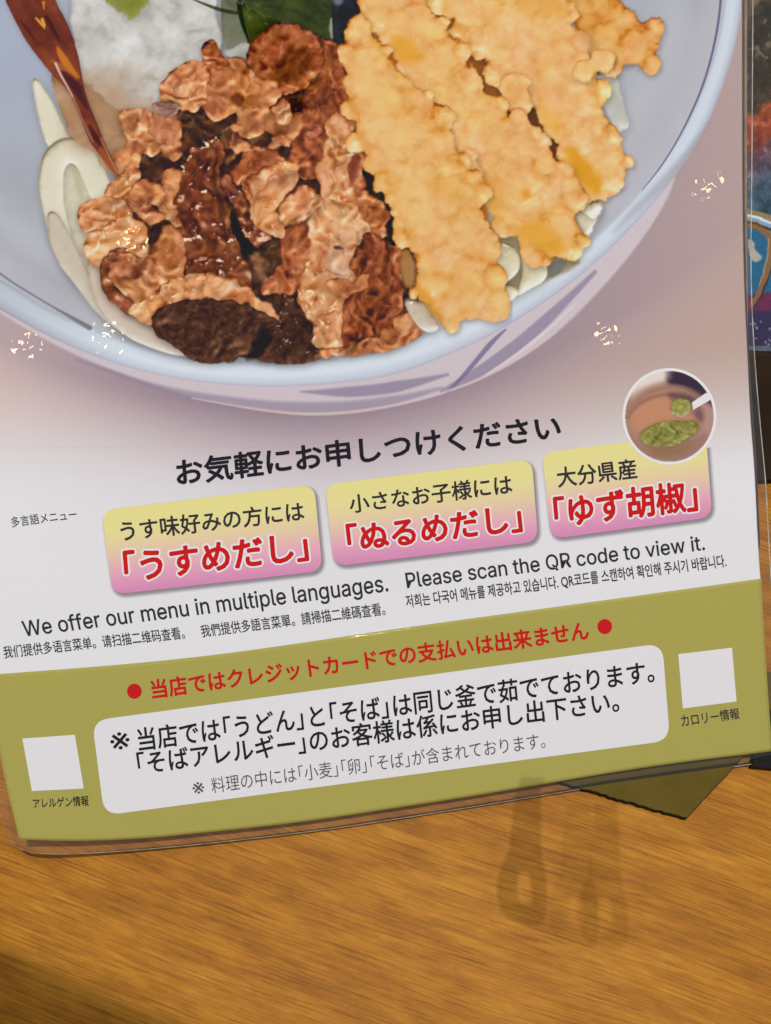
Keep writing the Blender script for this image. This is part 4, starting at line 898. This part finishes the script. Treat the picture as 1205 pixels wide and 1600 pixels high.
for q in ([(35, 1154), (117, 1148), (131, 1232), (50, 1236)], [(1060, 1022), (1144, 1012), (1151, 1096), (1067, 1107)]):
    field('blank_code_patch', np.array(q, float), 2 * LAY, M_WHITE, menu)
lettering('text_line', '当店ではクレジットカードでの支払いは出来ません', [(235, 1063), (917, 970), (921, 999), (239, 1092)], M_REDB, menu, 2 * LAY, .026)
for cx, cy in ((210, 1080), (945, 979)):
    th = np.linspace(0, 2 * math.pi, 33)[:-1]
    field('bullet_dot', np.stack([cx + 11.5 * np.cos(th), cy + 11.8 * np.sin(th)], 1), 2 * LAY, M_REDB, menu)
lettering('text_line', 'アレルゲン情報', [(51, 1248), (138, 1243), (139, 1259), (53, 1263)], M_BLACK, menu, 2 * LAY, .012)
lettering('text_line', 'カロリー情報', [(1063, 1117), (1154, 1106), (1156, 1123), (1066, 1136)], M_DGREY, menu, 2 * LAY, .012)
# lines on the white
lettering('headline', 'お気軽にお申しつけください', [(275, 719), (872, 646), (877, 686), (278, 759)], M_BLACK, menu, 2 * LAY, .026)
lettering('text_line', '多言語メニュー', [(16, 808), (118, 795), (121, 811), (19, 824)], M_DGREY, menu, LAY, .006)
lettering('text_line', 'We offer our menu in multiple languages.', [(33, 970), (604, 897), (608, 931), (40, 1001)], M_DGREY, menu, LAY, .010)
lettering('text_line', '我们提供多语言菜单。请扫描二维码查看。', [(4, 1010), (286, 979), (290, 998), (7, 1029)], M_DGREY, menu, LAY, .010)
lettering('text_line', '我們提供多語言菜單。請掃描二維碼查看。', [(312, 977), (600, 941), (603, 961), (316, 996)], M_DGREY, menu, LAY, .010)
lettering('text_line', 'Please scan the QR code to view it.', [(633, 895), (1099, 836), (1102, 861), (637, 921)], M_DGREY, menu, LAY, .010)
lettering('text_line', '저희는 다국어 메뉴를 제공하고 있습니다. QR코드를 스캔하여 확인해 주시기 바랍니다.', [(633, 930), (1133, 866), (1136, 887), (636, 951)], M_DGREY, menu, LAY, .016)
# three coloured panels
def panel_ink(q):
    TL, TR, BR, BL = [np.array(p, float) for p in q]
    def f(X, Y):
        # height fraction inside the panel
        s = np.clip((X - TL[0]) / (TR[0] - TL[0]), 0, 1); yt = TL[1] + s * (TR[1] - TL[1]); yb = BL[1] + s * (BR[1] - BL[1])
        return ramp((Y - yt) / (yb - yt), [(0, (236, 217, 142)), (.28, (239, 217, 150)), (.5, (238, 201, 166)), (.75, (228, 168, 186)), (1, (212, 138, 180))])
    return f
for q, out, cap, cq, nm, nq in (
    (PAN[0], PAN_OUT[0], 'うす味好みの方には', [(187, 815), (473, 783), (476, 813), (191, 846)], '｢うすめだし｣', [(193, 862), (477, 829), (482, 875), (197, 911)]),
    (PAN[1], PAN_OUT[1], '小さなお子様には', [(545, 774), (798, 741), (801, 771), (548, 802)], '｢ぬるめだし｣', [(541, 820), (811, 786), (816, 830), (546, 864)]),
    (PAN[2], PAN_OUT[2], '大分県産', [(869, 731), (992, 716), (996, 747), (873, 762)], '｢ゆず胡椒｣', [(865, 778), (1086, 749), (1090, 797), (869, 825)])):
    p = field('highlight_panel', out, LAY * 1.5, M_PRINT, menu, 6, panel_ink(q))
    lettering('caption', cap, cq, M_DGREY, p, 2.5 * LAY, .018)
    h = lettering('text_outline', nm, nq, M_HALO, p, 2.5 * LAY, .088)
    lettering('dish_name', nm, nq, M_RED, p, 3.5 * LAY, .032)
# round inset picture
th = np.linspace(0, 2 * math.pi, 97)[:-1]
rp = field('inset_ring', np.stack([1046 + 73.5 * np.cos(th), 650.5 + 75.5 * np.sin(th)], 1), 2.6 * LAY, M_HALO, menu)
J = paint_jar(1.3)
kj = ((J.X - 1046) / 69.5) ** 2 + ((J.Y - 650.5) / 71.5) ** 2 < 1
ji = link('inset_photo', grid_mesh('inset_photo', sheet(J.X, J.Y, 3.6 * LAY), ink(J.img), kj), menu); ji.data.materials.append(M_PRINT)
ji['label'] = 'round printed picture of green pepper paste in a small cup'
settle(menu)

# ---------------------------------------------------------------- other things on the table
def level_px(pts, z): 
    P = np.array(pts, float); return on_level(P[:, 0], P[:, 1], z)
# the other menu card at the right
Z2 = .0040
S = paint_sea(.8)
c2 = empty('picture_menu_card', 'dark glossy picture card in blue and orange behind the menu at the right edge', 'menu card')
base2 = on_level(1200, 300, 0.0); c2.location = tuple(base2.tolist())
def card_outline(z, grow=0):
    Q = [(1118 - grow, -138 - grow), (1418 + grow, -138 - grow), (1418 + grow, 528 + grow), (1118 - grow, 543 + grow)]
    return round_outline(Q, 24)
yb = 541 + (S.X - 1180) * .012
k2_ = (S.X > 1121) & (S.Y < yb) & (S.X < 1418)
Pz = on_level(S.X, S.Y, Z2 + .00006)
M_CARD = print_mat('picture_card_print', None, 1e-6, 4e-5, .08)
pc = link('card_picture', grid_mesh('card_picture', Pz, np.clip(lin(S.img) / .62, .004, .9), k2_), c2); pc.data.materials.append(M_CARD)
M_CEDGE = plain('card_edge', (.10, .12, .17), .25)
def slab_px(name, px_out, z0, z1, mat, parent, jit=0):
    W = level_px(px_out, z1); me = prism_mesh(name, [(p[0], p[1]) for p in W], z0, z1, jit); o = link(name, me, parent); me.materials.append(mat); return o
slab_px('card_board', [(1112, -141), (1424, -141), (1424, 552), (1200, 548.5), (1150, 546), (1112, 546)], .0003, Z2, M_CEDGE, c2)
settle(c2)

# olive board lying on the table under the lower right corner
ZB = .0028
K, A, B = level_px([(1073, 1280), (906, 1232), (1147, 1200)], ZB)
e1 = (A - K) / np.linalg.norm(A - K); e2 = (B - K) / np.linalg.norm(B - K)
nseg = 60; rs = np.random.RandomState(4)
ed = [K + e1 * t + e2 * (rs.rand() - .5) * .0005 for t in np.linspace(0, .075, nseg)]
ed2 = [K + e2 * t + e1 * (rs.rand() - .5) * .0002 for t in np.linspace(.06, 0, 30)[:-1]]
far = [K + e1 * .075 + e2 * .06]
M_BOARD = plain('shaded_olive_print', (.125, .084, .008), .6, .10, 120, spec=.12)  # olive print with the menu's shade put into its colour
M_BEDGE = plain('worn_dark_board_edge', (.022, .014, .008), .8, .5, 900, spec=.1)
ob2 = empty('olive_card', 'olive card, shade painted into its colour, with a worn edge poking out under the lower right menu corner', 'card'); ob2.location = tuple(K.tolist())
poly = [(p[0], p[1]) for p in ed + far + ed2]
o = link('card_board', prism_mesh('card_board', poly, .0003, ZB - .0003), ob2); o.data.materials.append(M_BEDGE)
inner = [(p[0], p[1]) for p in ([q + e2 * .00035 + e1 * .0002 for q in ed] + far + [q + e1 * .0003 for q in ed2])]
o = link('printed_face', prism_mesh('printed_face', inner, ZB - .0003, ZB), ob2); o.data.materials.append(M_BOARD)
settle(ob2)

M_DBR = plain('painted_shade_brown', (.020, .010, .004), .6, .5, 60, spec=.12)  # dark slab laid in place of the menu's shadow on the table
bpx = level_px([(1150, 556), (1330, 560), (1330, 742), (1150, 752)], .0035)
bt = link('menu_shade_strip', prism_mesh('menu_shade_strip', [(p[0], p[1]) for p in bpx], .0003, .0035)); bt.data.materials.append(M_DBR)
tag(bt, 'dark brown strip standing in for the menu shadow at the right edge below the picture card', 'tray')
# black tray corner at the very right
M_TRAY = plain('black_plastic', (.006, .006, .007), .6, .3, 400, spec=.15)
tpx = level_px([(1176, 1197), (1300, 1209), (1300, 1110), (1190, 1110)], .004)
tr = link('black_tray', prism_mesh('black_tray', [(p[0], p[1]) for p in tpx], .0003, .004)); tr.data.materials.append(M_TRAY)
tag(tr, 'black flat tray corner at the right edge beside the olive card', 'tray')

# unseen shapes added above the table, cut so their shadows fall on the wood
HZ = .38
def over(px, py, D=DOWN[0], HZ=HZ):
    T = on_level(np.asarray(px, float), np.asarray(py, float), 0.0); return T + (D - T) * (HZ / 2.0)
M_BLK = plain('shadow_caster_black', (.012, .012, .013), .5, .3, 500)
# loop added out of view to throw the pear shaped shadows
lo = [(796, 1330), (786, 1350), (778, 1372), (778, 1402), (784, 1424), (800, 1438), (824, 1446), (842, 1446), (853, 1434), (856, 1404), (855, 1376), (850, 1352), (846, 1330)]
ho = [(814, 1362), (811, 1368), (809, 1380), (808, 1392), (809, 1402), (812, 1408), (818, 1411), (826, 1412), (832, 1408), (833, 1398), (831, 1384), (829, 1370), (826, 1362)]
bm = bmesh.new()
def ringrow(P, dz):
    W = over([p[0] for p in P], [p[1] for p in P]); return [bm.verts.new((q[0], q[1], q[2] + dz)) for q in W]
rows_ = [ringrow(lo, 0), ringrow(ho, 0), ringrow(ho, .003), ringrow(lo, .003)]
n = len(lo)
for k in range(4):
    A_, B_ = rows_[k], rows_[(k + 1) % 4]
    for i in range(n): bm.faces.new((A_[i], A_[(i + 1) % n], B_[(i + 1) % n], B_[i]))
st = [(808, 1222), (845, 1222), (846, 1330), (796, 1330)]
s0, s1 = ringrow(st, 0.0002), ringrow(st, .0028)
bm.faces.new(s0[::-1]); bm.faces.new(s1)
for i in range(4): bm.faces.new((s0[i], s0[(i + 1) % 4], s1[(i + 1) % 4], s1[i]))
bmesh.ops.recalc_face_normals(bm, faces=list(bm.faces))
me = bpy.data.meshes.new('shadow_loop'); bm.to_mesh(me); bm.free()
sp = link('shadow_loop', me); me.materials.append(M_BLK)
tag(sp, 'black pear shaped loop added out of view over the table to cast shadows', 'shadow_caster')
# slab added out of view to shade the lower left of the table
HP = .80
p1, p2 = over([0, 275], [1478, 1600], DOWN[0], HP); e_ = (p2 - p1) / np.linalg.norm(p2 - p1); q_ = np.array([e_[1], -e_[0], 0]); q_ = q_ if q_[1] < 0 else -q_
pts = [p1 - e_ * .115, p2 + e_ * .04, p2 + e_ * .04 + q_ * .080, p1 - e_ * .115 + q_ * .080]
oc = round_outline([(p[0], p[1]) for p in pts], .010)
ph = empty('shadow_slab', 'black slab added out of view over the left front of the table to cast a shadow', 'shadow_slab'); ph.location = tuple(((pts[0] + pts[2]) / 2).tolist())
o = link('shadow_slab_base', prism_mesh('shadow_slab_base', [tuple(p) for p in oc], HP, HP + .008), ph); o.data.materials.append(M_BLK)
M_SLABTOP = plain('dark_slab_gloss', (.01, .01, .012), .08, .1, 50, 0)
o = link('shadow_slab_top', prism_mesh('shadow_slab_top', [tuple(np.mean(oc, 0) + (np.array(p) - np.mean(oc, 0)) * .95) for p in oc], HP + .0081, HP + .0086), ph); o.data.materials.append(M_SLABTOP)
settle(ph)
